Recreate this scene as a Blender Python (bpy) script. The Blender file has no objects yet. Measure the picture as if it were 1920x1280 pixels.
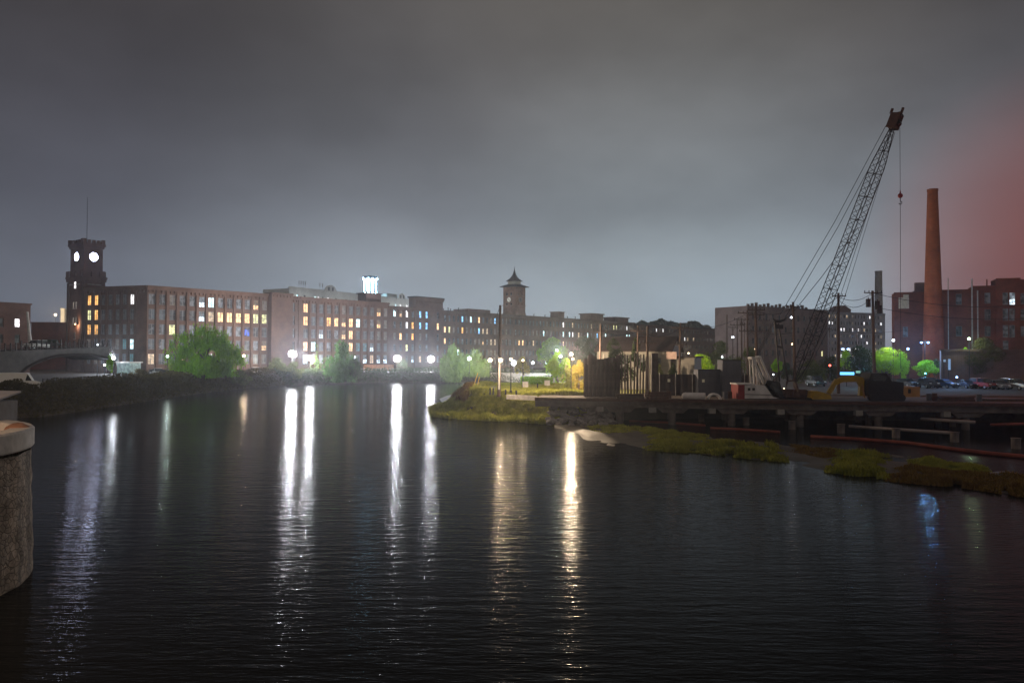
import bpy, bmesh, math, random
from mathutils import Vector, Matrix, noise
from mathutils.geometry import tessellate_polygon
SC = bpy.context.scene
COL = SC.collection
R = math.radians

# ------------------------------------------------------------------ camera
CAM_H = 8.0
F = 1920 * 28 / 36.0
cd = bpy.data.cameras.new('camera'); cam = bpy.data.objects.new('camera', cd); COL.objects.link(cam)
cd.lens = 28; cd.sensor_width = 36; cd.clip_start = 0.5; cd.clip_end = 12000
CM = Matrix.Rotation(R(90 + 1.075), 4, 'X') @ Matrix.Rotation(R(0.25), 4, 'Z')
CM.translation = Vector((0, 0, CAM_H)); cam.matrix_world = CM
SC.camera = cam
C3 = CM.to_3x3()

# ------------------------------------------------------------------ night sky, overcast, lit from below by the city
W = bpy.data.worlds.new("World"); SC.world = W; W.use_nodes = True
nt = W.node_tree; nt.nodes.clear()
def N(t, tree=None, **kw):
    n = (tree or nt).nodes.new(t)
    for k, v in kw.items(): setattr(n, k, v)
    return n
def L(a, b, tree=None): (tree or nt).links.new(a, b)
def ramp(node, stops):
    cr = node.color_ramp
    while len(cr.elements) > 1: cr.elements.remove(cr.elements[-1])
    cr.elements[0].position = stops[0][0]; cr.elements[0].color = (*stops[0][1], 1)
    for p, c in stops[1:]:
        e = cr.elements.new(p); e.color = (*c, 1)
tc = N('ShaderNodeTexCoord'); sep = N('ShaderNodeSeparateXYZ'); L(tc.outputs['Generated'], sep.inputs[0])
el = N('ShaderNodeValToRGB'); L(sep.outputs['Z'], el.inputs[0])
ramp(el, [(0.0, (.27, .315, .375)), (.06, (.265, .31, .365)), (.11, (.22, .25, .29)), (.18, (.155, .170, .198)), (.27, (.122, .126, .141)), (.36, (.108, .105, .109)), (.45, (.103, .096, .091)), (.7, (.05, .047, .046)), (1, (.042, .038, .040))])
# azimuth: position of the glow over the far town
def dirdot(v, lo, hi, power=1.0):
    v = Vector(v).normalized()
    d = N('ShaderNodeVectorMath', operation='DOT_PRODUCT'); L(tc.outputs['Generated'], d.inputs[0]); d.inputs[1].default_value = v
    m = N('ShaderNodeMapRange', interpolation_type='SMOOTHSTEP'); L(d.outputs['Value'], m.inputs[0])
    m.inputs[1].default_value = lo; m.inputs[2].default_value = hi
    return m.outputs[0]
def mixc(fac, a, b, mode='MIX'):
    m = N('ShaderNodeMix', data_type='RGBA', blend_type=mode)
    for s, i in ((fac, 0), (a, 6), (b, 7)):
        if hasattr(s, 'links'): L(s, m.inputs[i])
        elif i == 0: m.inputs[0].default_value = s
        else: m.inputs[i].default_value = (*s, 1)
    return m.outputs[2]
glow = dirdot((.15, 1, .05), .78, 1.0)
c = mixc(glow, (.56, .54, .58), (1.12, 1.12, 1.09))
sky = mixc(1.0, el.outputs[0], c, 'MULTIPLY')
# broad soft cloud bands
mp = N('ShaderNodeMapping'); L(tc.outputs['Generated'], mp.inputs[0]); mp.inputs['Scale'].default_value = (1.5, 1.5, 3.0); mp.inputs['Rotation'].default_value = (R(8), R(26), 0)
ns = N('ShaderNodeTexNoise'); L(mp.outputs[0], ns.inputs[0]); ns.inputs['Scale'].default_value = 2.3; ns.inputs['Detail'].default_value = 6; ns.inputs['Roughness'].default_value = .5
cr = N('ShaderNodeMapRange'); L(ns.outputs[0], cr.inputs[0]); cr.inputs[1].default_value = .34; cr.inputs[2].default_value = .66; cr.inputs[3].default_value = .85; cr.inputs[4].default_value = 1.16
sky = mixc(1.0, sky, cr.outputs[0], 'MULTIPLY')
# a bluish patch lit over the mills, and a red glow painted in at the right for lens flare
patch = dirdot((.21, 1, .17), .955, 1.0)
sky = mixc(patch, sky, mixc(1.0, sky, (1.12, 1.16, 1.16), 'MULTIPLY'))
patch3 = dirdot((.20, 1, .42), .94, 1.0)
sky = mixc(patch3, sky, mixc(1.0, sky, (1.15, 1.14, 1.10), 'MULTIPLY'))
red = dirdot((.80, 1, .06), .958, 1.0)
sky = mixc(red, sky, (.115, .060, .060))
redc = dirdot((.72, 1, .13), .975, 1.0)
sky = mixc(redc, sky, mixc(1.0, sky, (1.6, 1.15, 1.1), 'MULTIPLY'))
# the city behind the viewer: brighter cloud glow
back = dirdot((.45, -1, .35), -.15, .95)
sky = mixc(back, sky, (.20, .18, .165))
bg = N('ShaderNodeBackground'); L(sky, bg.inputs[0]); bg.inputs[1].default_value = 1.0
wo = N('ShaderNodeOutputWorld'); L(bg.outputs[0], wo.inputs[0])

SC.view_settings.view_transform = 'Standard'; SC.view_settings.look = 'None'
SC.view_settings.exposure = 0; SC.view_settings.gamma = 1
SC.cycles.use_denoising = True
SC.cycles.max_bounces = 6; SC.cycles.diffuse_bounces = 2; SC.cycles.glossy_bounces = 3
SC.cycles.transmission_bounces = 2; SC.cycles.volume_bounces = 0; SC.cycles.transparent_max_bounces = 6
SC.cycles.sample_clamp_indirect = 1.5; SC.cycles.sample_clamp_direct = 0.0; SC.cycles.use_adaptive_sampling = False
SC.cycles.caustics_reflective = False; SC.cycles.caustics_refractive = False

# ------------------------------------------------------------------ geometry helpers
def ray(px, py):
    return C3 @ Vector(((px - 960) / F, -(py - 640) / F, -1))
def at(px, py, D):
    d = ray(px, py); return Vector((0, 0, CAM_H)) + d * (D / d.y)
def on(px, D, z):
    """point at height z and depth D seen in column px"""
    p = at(px, 668 + (CAM_H - z) * F / D, D); p.z = z; return p
def onz(px, py, z=0.0):
    d = ray(px, py); return Vector((0, 0, CAM_H)) + d * ((z - CAM_H) / d.z)
def zat(px, py, D): return at(px, py, D).z

class MB:
    def __init__(s): s.v = []; s.f = []; s.m = []
    def add(s, vs, fs, mi=0):
        o = len(s.v); s.v += [Vector(v) for v in vs]
        for f in fs: s.f.append([o + i for i in f]); s.m.append(mi)
    def quad(s, a, b, c, d, mi=0): s.add((a, b, c, d), ((0, 1, 2, 3),), mi)
    def obox(s, o, ax, ay, az, mi=0):
        """box from corner o with three edge vectors"""
        o, ax, ay, az = map(Vector, (o, ax, ay, az))
        if ax.cross(ay).dot(az) < 0: o = o + ax; ax = -ax
        v = [o, o+ax, o+ax+ay, o+ay, o+az, o+ax+az, o+ax+ay+az, o+ay+az]
        s.add(v, ((0,3,2,1),(4,5,6,7),(0,1,5,4),(1,2,6,5),(2,3,7,6),(3,0,4,7)), mi)
    def box(s, c, d, rz=0, mi=0):
        c = Vector(c); ax = Vector((math.cos(rz), math.sin(rz), 0)) * d[0]; ay = Vector((-math.sin(rz), math.cos(rz), 0)) * d[1]; az = Vector((0, 0, d[2]))
        s.obox(c - ax/2 - ay/2 - az/2, ax, ay, az, mi)
    def tube(s, pts, r, n=6, mi=0, caps=True):
        pts = [Vector(p) for p in pts]
        rs = r if hasattr(r, '__len__') else [r] * len(pts)
        rings = []
        for i, p in enumerate(pts):
            t = (pts[min(i+1, len(pts)-1)] - pts[max(i-1, 0)])
            if t.length < 1e-6: t = Vector((0, 0, 1))
            t.normalize(); a = t.orthogonal() if abs(t.z) > .95 else t.cross(Vector((0, 0, 1))); a.normalize(); b = t.cross(a)
            rings.append([p + (a * math.cos(2*math.pi*k/n) + b * math.sin(2*math.pi*k/n)) * rs[i] for k in range(n)])
        o = len(s.v)
        for rg in rings: s.v += rg
        for i in range(len(pts)-1):
            for k in range(n):
                s.f.append([o+i*n+k, o+i*n+(k+1) % n, o+(i+1)*n+(k+1) % n, o+(i+1)*n+k]); s.m.append(mi)
        if caps:
            s.f.append([o+k for k in range(n)][::-1]); s.m.append(mi)
            s.f.append([o+(len(pts)-1)*n+k for k in range(n)]); s.m.append(mi)
    def prism(s, poly, z0, z1, mi=0):
        """vertical prism on a list of xy"""
        n = len(poly)
        ar = sum(poly[i][0]*poly[(i+1) % n][1] - poly[(i+1) % n][0]*poly[i][1] for i in range(n))
        if ar < 0: poly = poly[::-1]
        v = [Vector((p[0], p[1], z0)) for p in poly] + [Vector((p[0], p[1], z1)) for p in poly]
        s.add(v, [[i, (i+1) % n, n+(i+1) % n, n+i] for i in range(n)] + [list(range(n))[::-1], list(range(n, 2*n))], mi)
    def extrude(s, prof, vec, mi=0):
        """any planar polygon extruded by vec"""
        vec = Vector(vec); n = len(prof); prof = [Vector(p) for p in prof]
        s.add(prof + [p + vec for p in prof], [[i, (i+1) % n, n+(i+1) % n, n+i] for i in range(n)] + [list(range(n))[::-1], list(range(n, 2*n))], mi)
    def ball(s, c, r, n=10, mi=0, sc=(1, 1, 1)):
        c = Vector(c); o = len(s.v); m = n // 2
        s.v.append(c + Vector((0, 0, r*sc[2])))
        for j in range(1, m):
            a = math.pi*j/m
            for k in range(n):
                b = 2*math.pi*k/n; s.v.append(c + Vector((math.sin(a)*math.cos(b)*r*sc[0], math.sin(a)*math.sin(b)*r*sc[1], math.cos(a)*r*sc[2])))
        s.v.append(c - Vector((0, 0, r*sc[2])))
        e = len(s.v) - 1
        for k in range(n):
            s.f.append([o, o+1+k, o+1+(k+1) % n]); s.m.append(mi)
            s.f.append([e, e-n+(k+1) % n, e-n+k]); s.m.append(mi)
        for j in range(m-2):
            for k in range(n):
                a = o+1+j*n; s.f.append([a+k, a+n+k, a+n+(k+1) % n, a+(k+1) % n]); s.m.append(mi)
    def mesh(s, name, mats, off=Vector((0, 0, 0)), smooth=False):
        me = bpy.data.meshes.new(name)
        me.from_pydata([tuple(v - off) for v in s.v], [], s.f)
        for m in (mats if isinstance(mats, (list, tuple)) else [mats]): me.materials.append(m)
        me.polygons.foreach_set('material_index', s.m)
        if smooth: me.polygons.foreach_set('use_smooth', [True] * len(s.f))
        me.update(); return me
    def build(s, name, mats, parent=None, smooth=False, local=False):
        off = Vector((0, 0, 0))
        if parent is not None and not local: off = WLOC[parent.name]
        o = bpy.data.objects.new(name, s.mesh(name, mats, off, smooth)); COL.objects.link(o)
        WLOC[o.name] = off
        if parent is not None: o.parent = parent
        return o
WLOC = {}
def tag(o, label=None, cat=None, group=None, kind=None):
    if label: o['label'] = label
    if cat: o['category'] = cat
    if group: o['group'] = group
    if kind: o['kind'] = kind
    return o
def thing(name, loc, label, cat, group=None, rz=0):
    o = bpy.data.objects.new(name, None); COL.objects.link(o); o.location = loc; o.rotation_euler.z = rz
    o.empty_display_size = .3
    WLOC[o.name] = Vector(loc); return tag(o, label, cat, group)
def place_mesh(name, me, parent, loc, rz=0):
    """an existing mesh as a part; loc is a world point"""
    o = bpy.data.objects.new(name, me); COL.objects.link(o); o.parent = parent
    o.location = Vector(loc) - WLOC[parent.name]; o.rotation_euler.z = rz
    WLOC[o.name] = Vector(loc); return o
def copy_thing(root, loc, rz=0, label=None, scale=None):
    r = root.copy(); COL.objects.link(r); r.location = loc; r.rotation_euler.z = rz
    if label: r['label'] = label
    if scale: r.scale = (scale,)*3
    for ch in list(root.children):
        c_ = ch.copy(); COL.objects.link(c_); c_.parent = r
        for g in list(ch.children):
            d_ = g.copy(); COL.objects.link(d_); d_.parent = c_
    return r

# ------------------------------------------------------------------ materials
def newmat(name):
    m = bpy.data.materials.new(name); m.use_nodes = True; t = m.node_tree
    return m, t, t.nodes['Principled BSDF']
def mat(name, col, rough=.8, metal=0., var=.35, scale=1.5, spec=.3, col2=None, bump=0., detail=5):
    m, t, b = newmat(name)
    tcn = N('ShaderNodeTexCoord', t); no = N('ShaderNodeTexNoise', t); L(tcn.outputs['Object'], no.inputs[0], t)
    no.inputs['Scale'].default_value = scale; no.inputs['Detail'].default_value = detail; no.inputs['Roughness'].default_value = .65
    r_ = N('ShaderNodeValToRGB', t); L(no.outputs[0], r_.inputs[0], t)
    lo = col2 or tuple(x * (1 - var) for x in col); hi = tuple(min(1, x * (1 + var * .7)) for x in col)
    ramp(r_, [(.32, lo), (.68, hi)]); L(r_.outputs[0], b.inputs['Base Color'], t)
    b.inputs['Roughness'].default_value = rough; b.inputs['Metallic'].default_value = metal
    b.inputs['Specular IOR Level'].default_value = spec
    if bump:
        bp = N('ShaderNodeBump', t); L(no.outputs[0], bp.inputs['Height'], t); bp.inputs['Distance'].default_value = bump; L(bp.outputs[0], b.inputs['Normal'], t)
    return m
def brick(name, c1, c2, mortar, scale=1.0, rough=.85):
    """brick courses (0.22 x 0.075 m) under broad weathering"""
    m, t, b = newmat(name)
    tcn = N('ShaderNodeTexCoord', t); g = N('ShaderNodeNewGeometry', t)
    sp = N('ShaderNodeSeparateXYZ', t); L(tcn.outputs['Object'], sp.inputs[0], t)
    ad = N('ShaderNodeMath', t, operation='ADD'); L(sp.outputs['X'], ad.inputs[0], t); L(sp.outputs['Y'], ad.inputs[1], t)
    cb = N('ShaderNodeCombineXYZ', t); L(ad.outputs[0], cb.inputs[0], t); L(sp.outputs['Z'], cb.inputs[1], t)
    bt = N('ShaderNodeTexBrick', t); L(cb.outputs[0], bt.inputs[0], t); bt.inputs['Scale'].default_value = scale
    bt.inputs['Brick Width'].default_value = .30; bt.inputs['Row Height'].default_value = .10; bt.inputs['Mortar Size'].default_value = .012
    bt.inputs['Color1'].default_value = (*c1, 1); bt.inputs['Color2'].default_value = (*c2, 1); bt.inputs['Mortar'].default_value = (*mortar, 1)
    no = N('ShaderNodeTexNoise', t); L(tcn.outputs['Object'], no.inputs[0], t); no.inputs['Scale'].default_value = .22; no.inputs['Detail'].default_value = 9; no.inputs['Roughness'].default_value = .72
    mr = N('ShaderNodeMapRange', t); L(no.outputs[0], mr.inputs[0], t); mr.inputs[1].default_value = .3; mr.inputs[2].default_value = .7; mr.inputs[3].default_value = .55; mr.inputs[4].default_value = 1.4
    mx = N('ShaderNodeMix', t, data_type='RGBA', blend_type='MULTIPLY'); mx.inputs[0].default_value = 1; L(bt.outputs[0], mx.inputs[6], t); L(mr.outputs[0], mx.inputs[7], t)
    L(mx.outputs[2], b.inputs['Base Color'], t); b.inputs['Roughness'].default_value = rough; b.inputs['Specular IOR Level'].default_value = .2
    return m
def emit(name, col, s, sampling=None):
    m, t, b = newmat(name); b.inputs['Base Color'].default_value = (.5, .5, .5, 1)
    b.inputs['Emission Color'].default_value = (*col, 1); b.inputs['Emission Strength'].default_value = s
    if sampling: m.cycles.emission_sampling = sampling
    return m
def litpane(name, col, s, part=1.0, streak=.5):
    """a lit room behind a pane: uneven light, blinds part of the way down"""
    m, t, b = newmat(name)
    b.inputs['Base Color'].default_value = (.03, .03, .035, 1); b.inputs['Roughness'].default_value = .15
    tcn = N('ShaderNodeTexCoord', t); oi = N('ShaderNodeObjectInfo', t)
    ad = N('ShaderNodeVectorMath', t, operation='ADD'); L(tcn.outputs['Object'], ad.inputs[0], t)
    mu = N('ShaderNodeVectorMath', t, operation='SCALE'); L(oi.outputs['Location'], mu.inputs[0], t); mu.inputs['Scale'].default_value = 3.7
    L(mu.outputs[0], ad.inputs[1], t)
    no = N('ShaderNodeTexNoise', t); L(ad.outputs[0], no.inputs[0], t); no.inputs['Scale'].default_value = 1.1; no.inputs['Detail'].default_value = 3
    mr = N('ShaderNodeMapRange', t); L(no.outputs[0], mr.inputs[0], t); mr.inputs[1].default_value = .35; mr.inputs[2].default_value = .65; mr.inputs[3].default_value = 1 - streak; mr.inputs[4].default_value = 1 + streak
    sp = N('ShaderNodeSeparateXYZ', t); L(tcn.outputs['Object'], sp.inputs[0], t)
    st = N('ShaderNodeMapRange', t); L(sp.outputs['Z'], st.inputs[0], t)
    lim = -1.3 + 2.8 * part
    st.inputs[1].default_value = lim; st.inputs[2].default_value = lim + .12; st.inputs[3].default_value = 1; st.inputs[4].default_value = 1 if part >= 1 else .10
    m2 = N('ShaderNodeMath', t, operation='MULTIPLY'); L(mr.outputs[0], m2.inputs[0], t); L(st.outputs[0], m2.inputs[1], t)
    m3 = N('ShaderNodeMath', t, operation='MULTIPLY'); L(m2.outputs[0], m3.inputs[0], t); m3.inputs[1].default_value = s
    b.inputs['Emission Color'].default_value = (*col, 1); L(m3.outputs[0], b.inputs['Emission Strength'], t)
    m.cycles.emission_sampling = 'NONE'
    return m
def leafmat(name, c1, c2, trans=.45):
    m, t, b = newmat(name)
    tcn = N('ShaderNodeTexCoord', t); no = N('ShaderNodeTexNoise', t); L(tcn.outputs['Object'], no.inputs[0], t)
    no.inputs['Scale'].default_value = .9; no.inputs['Detail'].default_value = 6; no.inputs['Roughness'].default_value = .7
    r_ = N('ShaderNodeValToRGB', t); L(no.outputs[0], r_.inputs[0], t); ramp(r_, [(.3, c1), (.7, c2)])
    df = N('ShaderNodeBsdfDiffuse', t); tr = N('ShaderNodeBsdfTranslucent', t); ms = N('ShaderNodeMixShader', t)
    L(r_.outputs[0], df.inputs[0], t); L(r_.outputs[0], tr.inputs[0], t); ms.inputs[0].default_value = trans
    L(df.outputs[0], ms.inputs[1], t); L(tr.outputs[0], ms.inputs[2], t)
    L(ms.outputs[0], t.nodes['Material Output'].inputs[0], t); t.nodes.remove(b)
    return m

M = {}
M['brick'] = brick('mill_brick', (.122, .058, .038), (.085, .042, .029), (.12, .095, .075))
M['brick_dark'] = brick('dark_brick', (.16, .075, .06), (.11, .055, .05), (.16, .13, .12))
M['brick_red'] = brick('red_brick', (.20, .052, .034), (.15, .042, .028), (.17, .085, .065))
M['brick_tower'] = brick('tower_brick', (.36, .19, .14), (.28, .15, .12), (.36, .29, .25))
M['stone'] = mat('stone_trim', (.32, .29, .26), .85)
M['sill'] = mat('granite_sill', (.38, .35, .33), .8)
M['roof'] = mat('tar_roof', (.05, .05, .05), .9)
M['slate'] = mat('slate_roof', (.07, .07, .085), .7)
M['shingle'] = mat('shingle_roof', (.045, .032, .035), .9, scale=4)
M['white'] = mat('white_clapboard', (.25, .235, .21), .7, var=.15)
M['pale'] = mat('pale_stucco', (.55, .55, .50), .8, var=.15, scale=.3)
M['grey_wall'] = mat('grey_concrete_wall', (.36, .36, .40), .8, var=.2, scale=.4)
M['brown_wall'] = mat('brown_far_wall', (.21, .155, .145), .9, var=.25, scale=.3)
M['concrete'] = mat('concrete', (.30, .28, .26), .85, var=.35, scale=1.2, bump=.02)
M['conc_pale'] = mat('pale_concrete', (.46, .44, .42), .8, var=.25, scale=2, bump=.01)
M['frame'] = mat('window_frame', (.20, .19, .19), .6, var=.1)
M['frame_dk'] = mat('dark_window_frame', (.05, .045, .045), .6, var=.1)
M['wood'] = mat('pole_wood', (.085, .055, .045), .9, scale=6)
M['steel'] = mat('dark_steel', (.035, .028, .028), .55, .5, scale=3)
M['rust'] = mat('rusted_steel', (.10, .05, .04), .8, .2, scale=2.5)
M['black'] = mat('black_paint', (.02, .02, .022), .45, var=.1)
M['soil'] = mat('ground_soil', (.075, .06, .045), .95, scale=.25)
M['gravel'] = mat('yard_gravel', (.10, .075, .065), .95, scale=.7, bump=.05)
M['asphalt'] = mat('asphalt', (.055, .055, .058), .8, scale=.8)
M['grass'] = mat('lawn', (.20, .19, .065), .95, scale=.35, col2=(.11, .12, .04))
M['mud'] = mat('wet_mud', (.075, .06, .042), .62, scale=.8, spec=.5, bump=.06, col2=(.05, .045, .03))
M['path'] = mat('path_gravel', (.22, .17, .14), .9, scale=1)
M['rock'] = mat('riprap_rock', (.20, .18, .17), .6, scale=1.3, var=.5, bump=.05)
M['bark'] = mat('bark', (.07, .05, .04), .95, scale=5, bump=.03)
M['globe_w'] = emit('lamp_globe_cool', (.88, .93, 1.0), 900)
M['hill'] = mat('far_hill', (.035, .04, .03), .95, scale=.02)

def pane(name, col, rough=.08):
    m, t, b = newmat(name); b.inputs['Base Color'].default_value = (*col, 1); b.inputs['Roughness'].default_value = rough; b.inputs['Specular IOR Level'].default_value = .6
    tcn = N('ShaderNodeTexCoord', t); oi = N('ShaderNodeObjectInfo', t)
    ad = N('ShaderNodeVectorMath', t, operation='ADD'); L(tcn.outputs['Object'], ad.inputs[0], t); L(oi.outputs['Location'], ad.inputs[1], t)
    no = N('ShaderNodeTexNoise', t); L(ad.outputs[0], no.inputs[0], t); no.inputs['Scale'].default_value = .9; no.inputs['Detail'].default_value = 1
    r_ = N('ShaderNodeValToRGB', t); L(no.outputs[0], r_.inputs[0], t)
    ramp(r_, [(.38, tuple(x * .25 for x in col)), (.6, col)]); L(r_.outputs[0], b.inputs['Base Color'], t)
    return m
PANES = {
 'dark': pane('dark_pane', (.11, .12, .13)), 'grey': pane('blind_pane', (.24, .26, .28)),
 'warm': litpane('warm_lit_pane', (1, .62, .30), 2.09), 'amber': litpane('amber_lit_pane', (1, .50, .14), 1.82),
 'tan': litpane('tan_lit_pane', (1, .74, .48), 0.77), 'warmlow': litpane('warm_half_lit_pane', (1, .62, .30), 1.68, .42, .6),
 'yellow': litpane('yellow_lit_pane', (.88, .85, .42), 1.37), 'cool': litpane('cool_lit_pane', (.70, .95, 1), 2.37),
 'white': litpane('white_lit_pane', (1, .96, .98), 2.18), 'coollow': litpane('cool_half_lit_pane', (.75, .9, 1), 2.10, .40, .7),
 'blue': litpane('blue_lit_pane', (.28, .62, 1), 1.82), 'deepblue': litpane('deep_blue_lit_pane', (.08, .2, 1), .7, .7, .9),
 'teal': litpane('teal_lit_pane', (.22, .55, .62), .40), 'dimc': litpane('dim_cool_pane', (.42, .52, .58), .16), 'dimw': litpane('dim_warm_pane', (.75, .62, .50), .20),
}
STATE_WORD = {}
_wm = {}
def window_mesh(w, h, kind, state, fr='frame'):
    """sash window: frame, mullion, transom bars, pane; local x along wall, -y faces out, centred"""
    key = (w, h, kind, state, fr)
    if key in _wm: return _wm[key]
    b = MB(); t = .07
    b.quad((-w/2, .06, -h/2), (w/2, .06, -h/2), (w/2, .06, h/2), (-w/2, .06, h/2), 1)
    for x0, x1 in ((-w/2, -w/2+t), (w/2-t, w/2)): b.obox((x0, 0, -h/2), (x1-x0, 0, 0), (0, .055, 0), (0, 0, h), 0)
    for z0 in (-h/2, h/2-t): b.obox((-w/2+t, 0, z0), (w-2*t, 0, 0), (0, .055, 0), (0, 0, t), 0)
    if kind == 'pair':
        b.obox((-.09, -.02, -h/2+t), (.18, 0, 0), (0, .07, 0), (0, 0, h-2*t), 0)
        for sx in (-1, 1): b.obox((sx*(w/4+.03)-.02, .01, -h/2+t), (.04, 0, 0), (0, .04, 0), (0, 0, h-2*t), 0)
        b.obox((-w/2+t, .005, -.03), (w/2-t-.09, 0, 0), (0, .05, 0), (0, 0, .07), 0)
        b.obox((.09, .005, -.03), (w/2-t-.09, 0, 0), (0, .05, 0), (0, 0, .07), 0)
    else:
        b.obox((-w/2+t, .0, -.03), (w-2*t, 0, 0), (0, .05, 0), (0, 0, .07), 0)
        b.obox((-.025, .01, -h/2+t), (.05, 0, 0), (0, .04, 0), (0, 0, h/2-t-.03), 0)
    b.obox((-w/2-.12, -.16, -h/2-.16), (w+.24, 0, 0), (0, .30, 0), (0, 0, .15), 2)
    me = b.mesh('window', [M[fr], PANES[state], M['sill']]); _wm[key] = me; return me

def wall_open(b, P0, P1, z0, z1, ops, depth=.28, mi=0):
    """wall P0->P1 (xy; outward side is on the right of the direction) with rectangular openings (u0,u1,v0,v1) and their reveals"""
    P0 = Vector((P0[0], P0[1], 0)); P1 = Vector((P1[0], P1[1], 0)); Lw = (P1-P0).length; u = (P1-P0)/Lw; nrm = Vector((u.y, -u.x, 0))
    us = sorted({0, Lw, *[o[0] for o in ops], *[o[1] for o in ops]}); vs = sorted({z0, z1, *[o[2] for o in ops], *[o[3] for o in ops]})
    us = [x for i, x in enumerate(us) if i == 0 or x - us[i-1] > 1e-5]; vs = [x for i, x in enumerate(vs) if i == 0 or x - vs[i-1] > 1e-5]
    ui = {round(x, 4): i for i, x in enumerate(us)}; hole = set()
    def idx(arr, x): return min(range(len(arr)), key=lambda i: abs(arr[i]-x))
    for o in ops:
        for i in range(idx(us, o[0]), idx(us, o[1])):
            for j in range(idx(vs, o[2]), idx(vs, o[3])): hole.add((i, j))
    pt = lambda uu, v, d=0: P0 + u*uu - nrm*d + Vector((0, 0, v))
    for j in range(len(vs)-1):
        i = 0
        while i < len(us)-1:
            if (i, j) in hole: i += 1; continue
            k = i
            while k < len(us)-1 and (k, j) not in hole: k += 1
            b.quad(pt(us[i], vs[j]), pt(us[k], vs[j]), pt(us[k], vs[j+1]), pt(us[i], vs[j+1]), mi); i = k
    for o in ops:
        a, c_, v0, v1 = o
        b.quad(pt(a, v0), pt(a, v0, depth), pt(a, v1, depth), pt(a, v1), mi); b.quad(pt(c_, v0, depth), pt(c_, v0), pt(c_, v1), pt(c_, v1, depth), mi)
        b.quad(pt(a, v1), pt(a, v1, depth), pt(c_, v1, depth), pt(c_, v1), mi); b.quad(pt(a, v0, depth), pt(a, v0), pt(c_, v0), pt(c_, v0, depth), mi)
        b.quad(pt(a, v0, depth), pt(c_, v0, depth), pt(c_, v1, depth), pt(a, v1, depth), mi)
    return u, nrm
GZ = 3.0
# ------------------------------------------------------------------ terrain and water
SHORE = [(-120, -50), (-98, 55), (-77, 86), (-61, 100), (-60.5, 106), (-62, 122), (-64, 149), (-65.5, 172), (-64.5, 190), (-60, 212), (-47.5, 235), (-18, 243),
         (11, 243), (21, 226), (20, 180), (6, 150), (-7, 138), (-11, 125), (-7.6, 106), (0, 101.5), (8, 99.5), (14, 101), (22, 105), (60, 104), (100, 103), (160, 98), (220, 60), (260, -50)]
def chaikin(p, k=2):
    for _ in range(k):
        q = [p[0]]
        for a, b in zip(p, p[1:]):
            q += [(a[0]*.75+b[0]*.25, a[1]*.75+b[1]*.25), (a[0]*.25+b[0]*.75, a[1]*.25+b[1]*.75)]
        q.append(p[-1]); p = q
    return p
SH = chaikin(SHORE, 2)
def inland(pts, d):
    out = []
    for i, p in enumerate(pts):
        a = Vector(pts[max(i-1, 0)]); b = Vector(pts[min(i+1, len(pts)-1)]); t = (b-a).normalized()
        out.append((p[0] - t.y*d, p[1] + t.x*d))
    return out
INN = inland(SH, 3.0)
b = MB()
poly = [Vector((x, y, GZ)) for x, y in INN] + [Vector((1200, -50, GZ)), Vector((1200, 1100, GZ)), Vector((-1200, 1100, GZ)), Vector((-1200, -50, GZ))]
for t in tessellate_polygon([poly]):
    t = list(t)
    if (poly[t[1]]-poly[t[0]]).cross(poly[t[2]]-poly[t[0]]).z < 0: t.reverse()
    b.add([poly[i] for i in t], ((0, 1, 2),))
ground = tag(b.build('ground', M['soil']), kind='structure')
b = MB(); random.seed(3)
OUT = inland(SH, -1.0)
for i in range(len(SH)-1):
    for k in range(4):
        f0, f1 = k/4, (k+1)/4
        def pp(i, f): 
            j = .0 if f in (0, 1) else noise.noise(Vector((SH[i][0]*.3, SH[i][1]*.3, f*3)))*.35
            return Vector((OUT[i][0]*(1-f)+INN[i][0]*f, OUT[i][1]*(1-f)+INN[i][1]*f, -.6+(GZ+.6)*f + j))
        b.quad(pp(i, f0), pp(i+1, f0), pp(i+1, f1), pp(i, f1))
tag(b.build('river_bank', M['soil'], smooth=True), kind='structure')
# river surface
wm, t, bs = newmat('river_water')
bs.inputs['Base Color'].default_value = (.004, .005, .006, 1); bs.inputs['Roughness'].default_value = .13; bs.inputs['IOR'].default_value = 1.27; bs.inputs['Specular IOR Level'].default_value = .5
tcn = N('ShaderNodeTexCoord', t)
def wnoise(sc, stretch, rot, detail=2.0, rough=.5):
    mpn = N('ShaderNodeMapping', t); L(tcn.outputs['Object'], mpn.inputs[0], t); mpn.inputs['Scale'].default_value = (stretch, 1, 1); mpn.inputs['Rotation'].default_value = (0, 0, R(rot))
    n_ = N('ShaderNodeTexNoise', t, noise_dimensions='2D'); L(mpn.outputs[0], n_.inputs[0], t); n_.inputs['Scale'].default_value = sc; n_.inputs['Detail'].default_value = detail; n_.inputs['Roughness'].default_value = rough
    return n_.outputs[0]
def mad(x, k, y=None):
    m_ = N('ShaderNodeMath', t, operation='MULTIPLY_ADD'); L(x, m_.inputs[0], t); m_.inputs[1].default_value = k
    if y is not None: L(y, m_.inputs[2], t)
    else: m_.inputs[2].default_value = 0
    return m_.outputs[0]
h = mad(wnoise(6, .27, 3), .0140, mad(wnoise(2.0, .22, -2), .028, mad(wnoise(15, .35, 3), .0045)))
cal = N('ShaderNodeMapRange', t); L(wnoise(.06, .4, 4, 3), cal.inputs[0], t); cal.inputs[1].default_value = .35; cal.inputs[2].default_value = .65; cal.inputs[3].default_value = .72; cal.inputs[4].default_value = 1.15
hm = N('ShaderNodeMath', t, operation='MULTIPLY'); L(h, hm.inputs[0], t); L(cal.outputs[0], hm.inputs[1], t)
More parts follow.
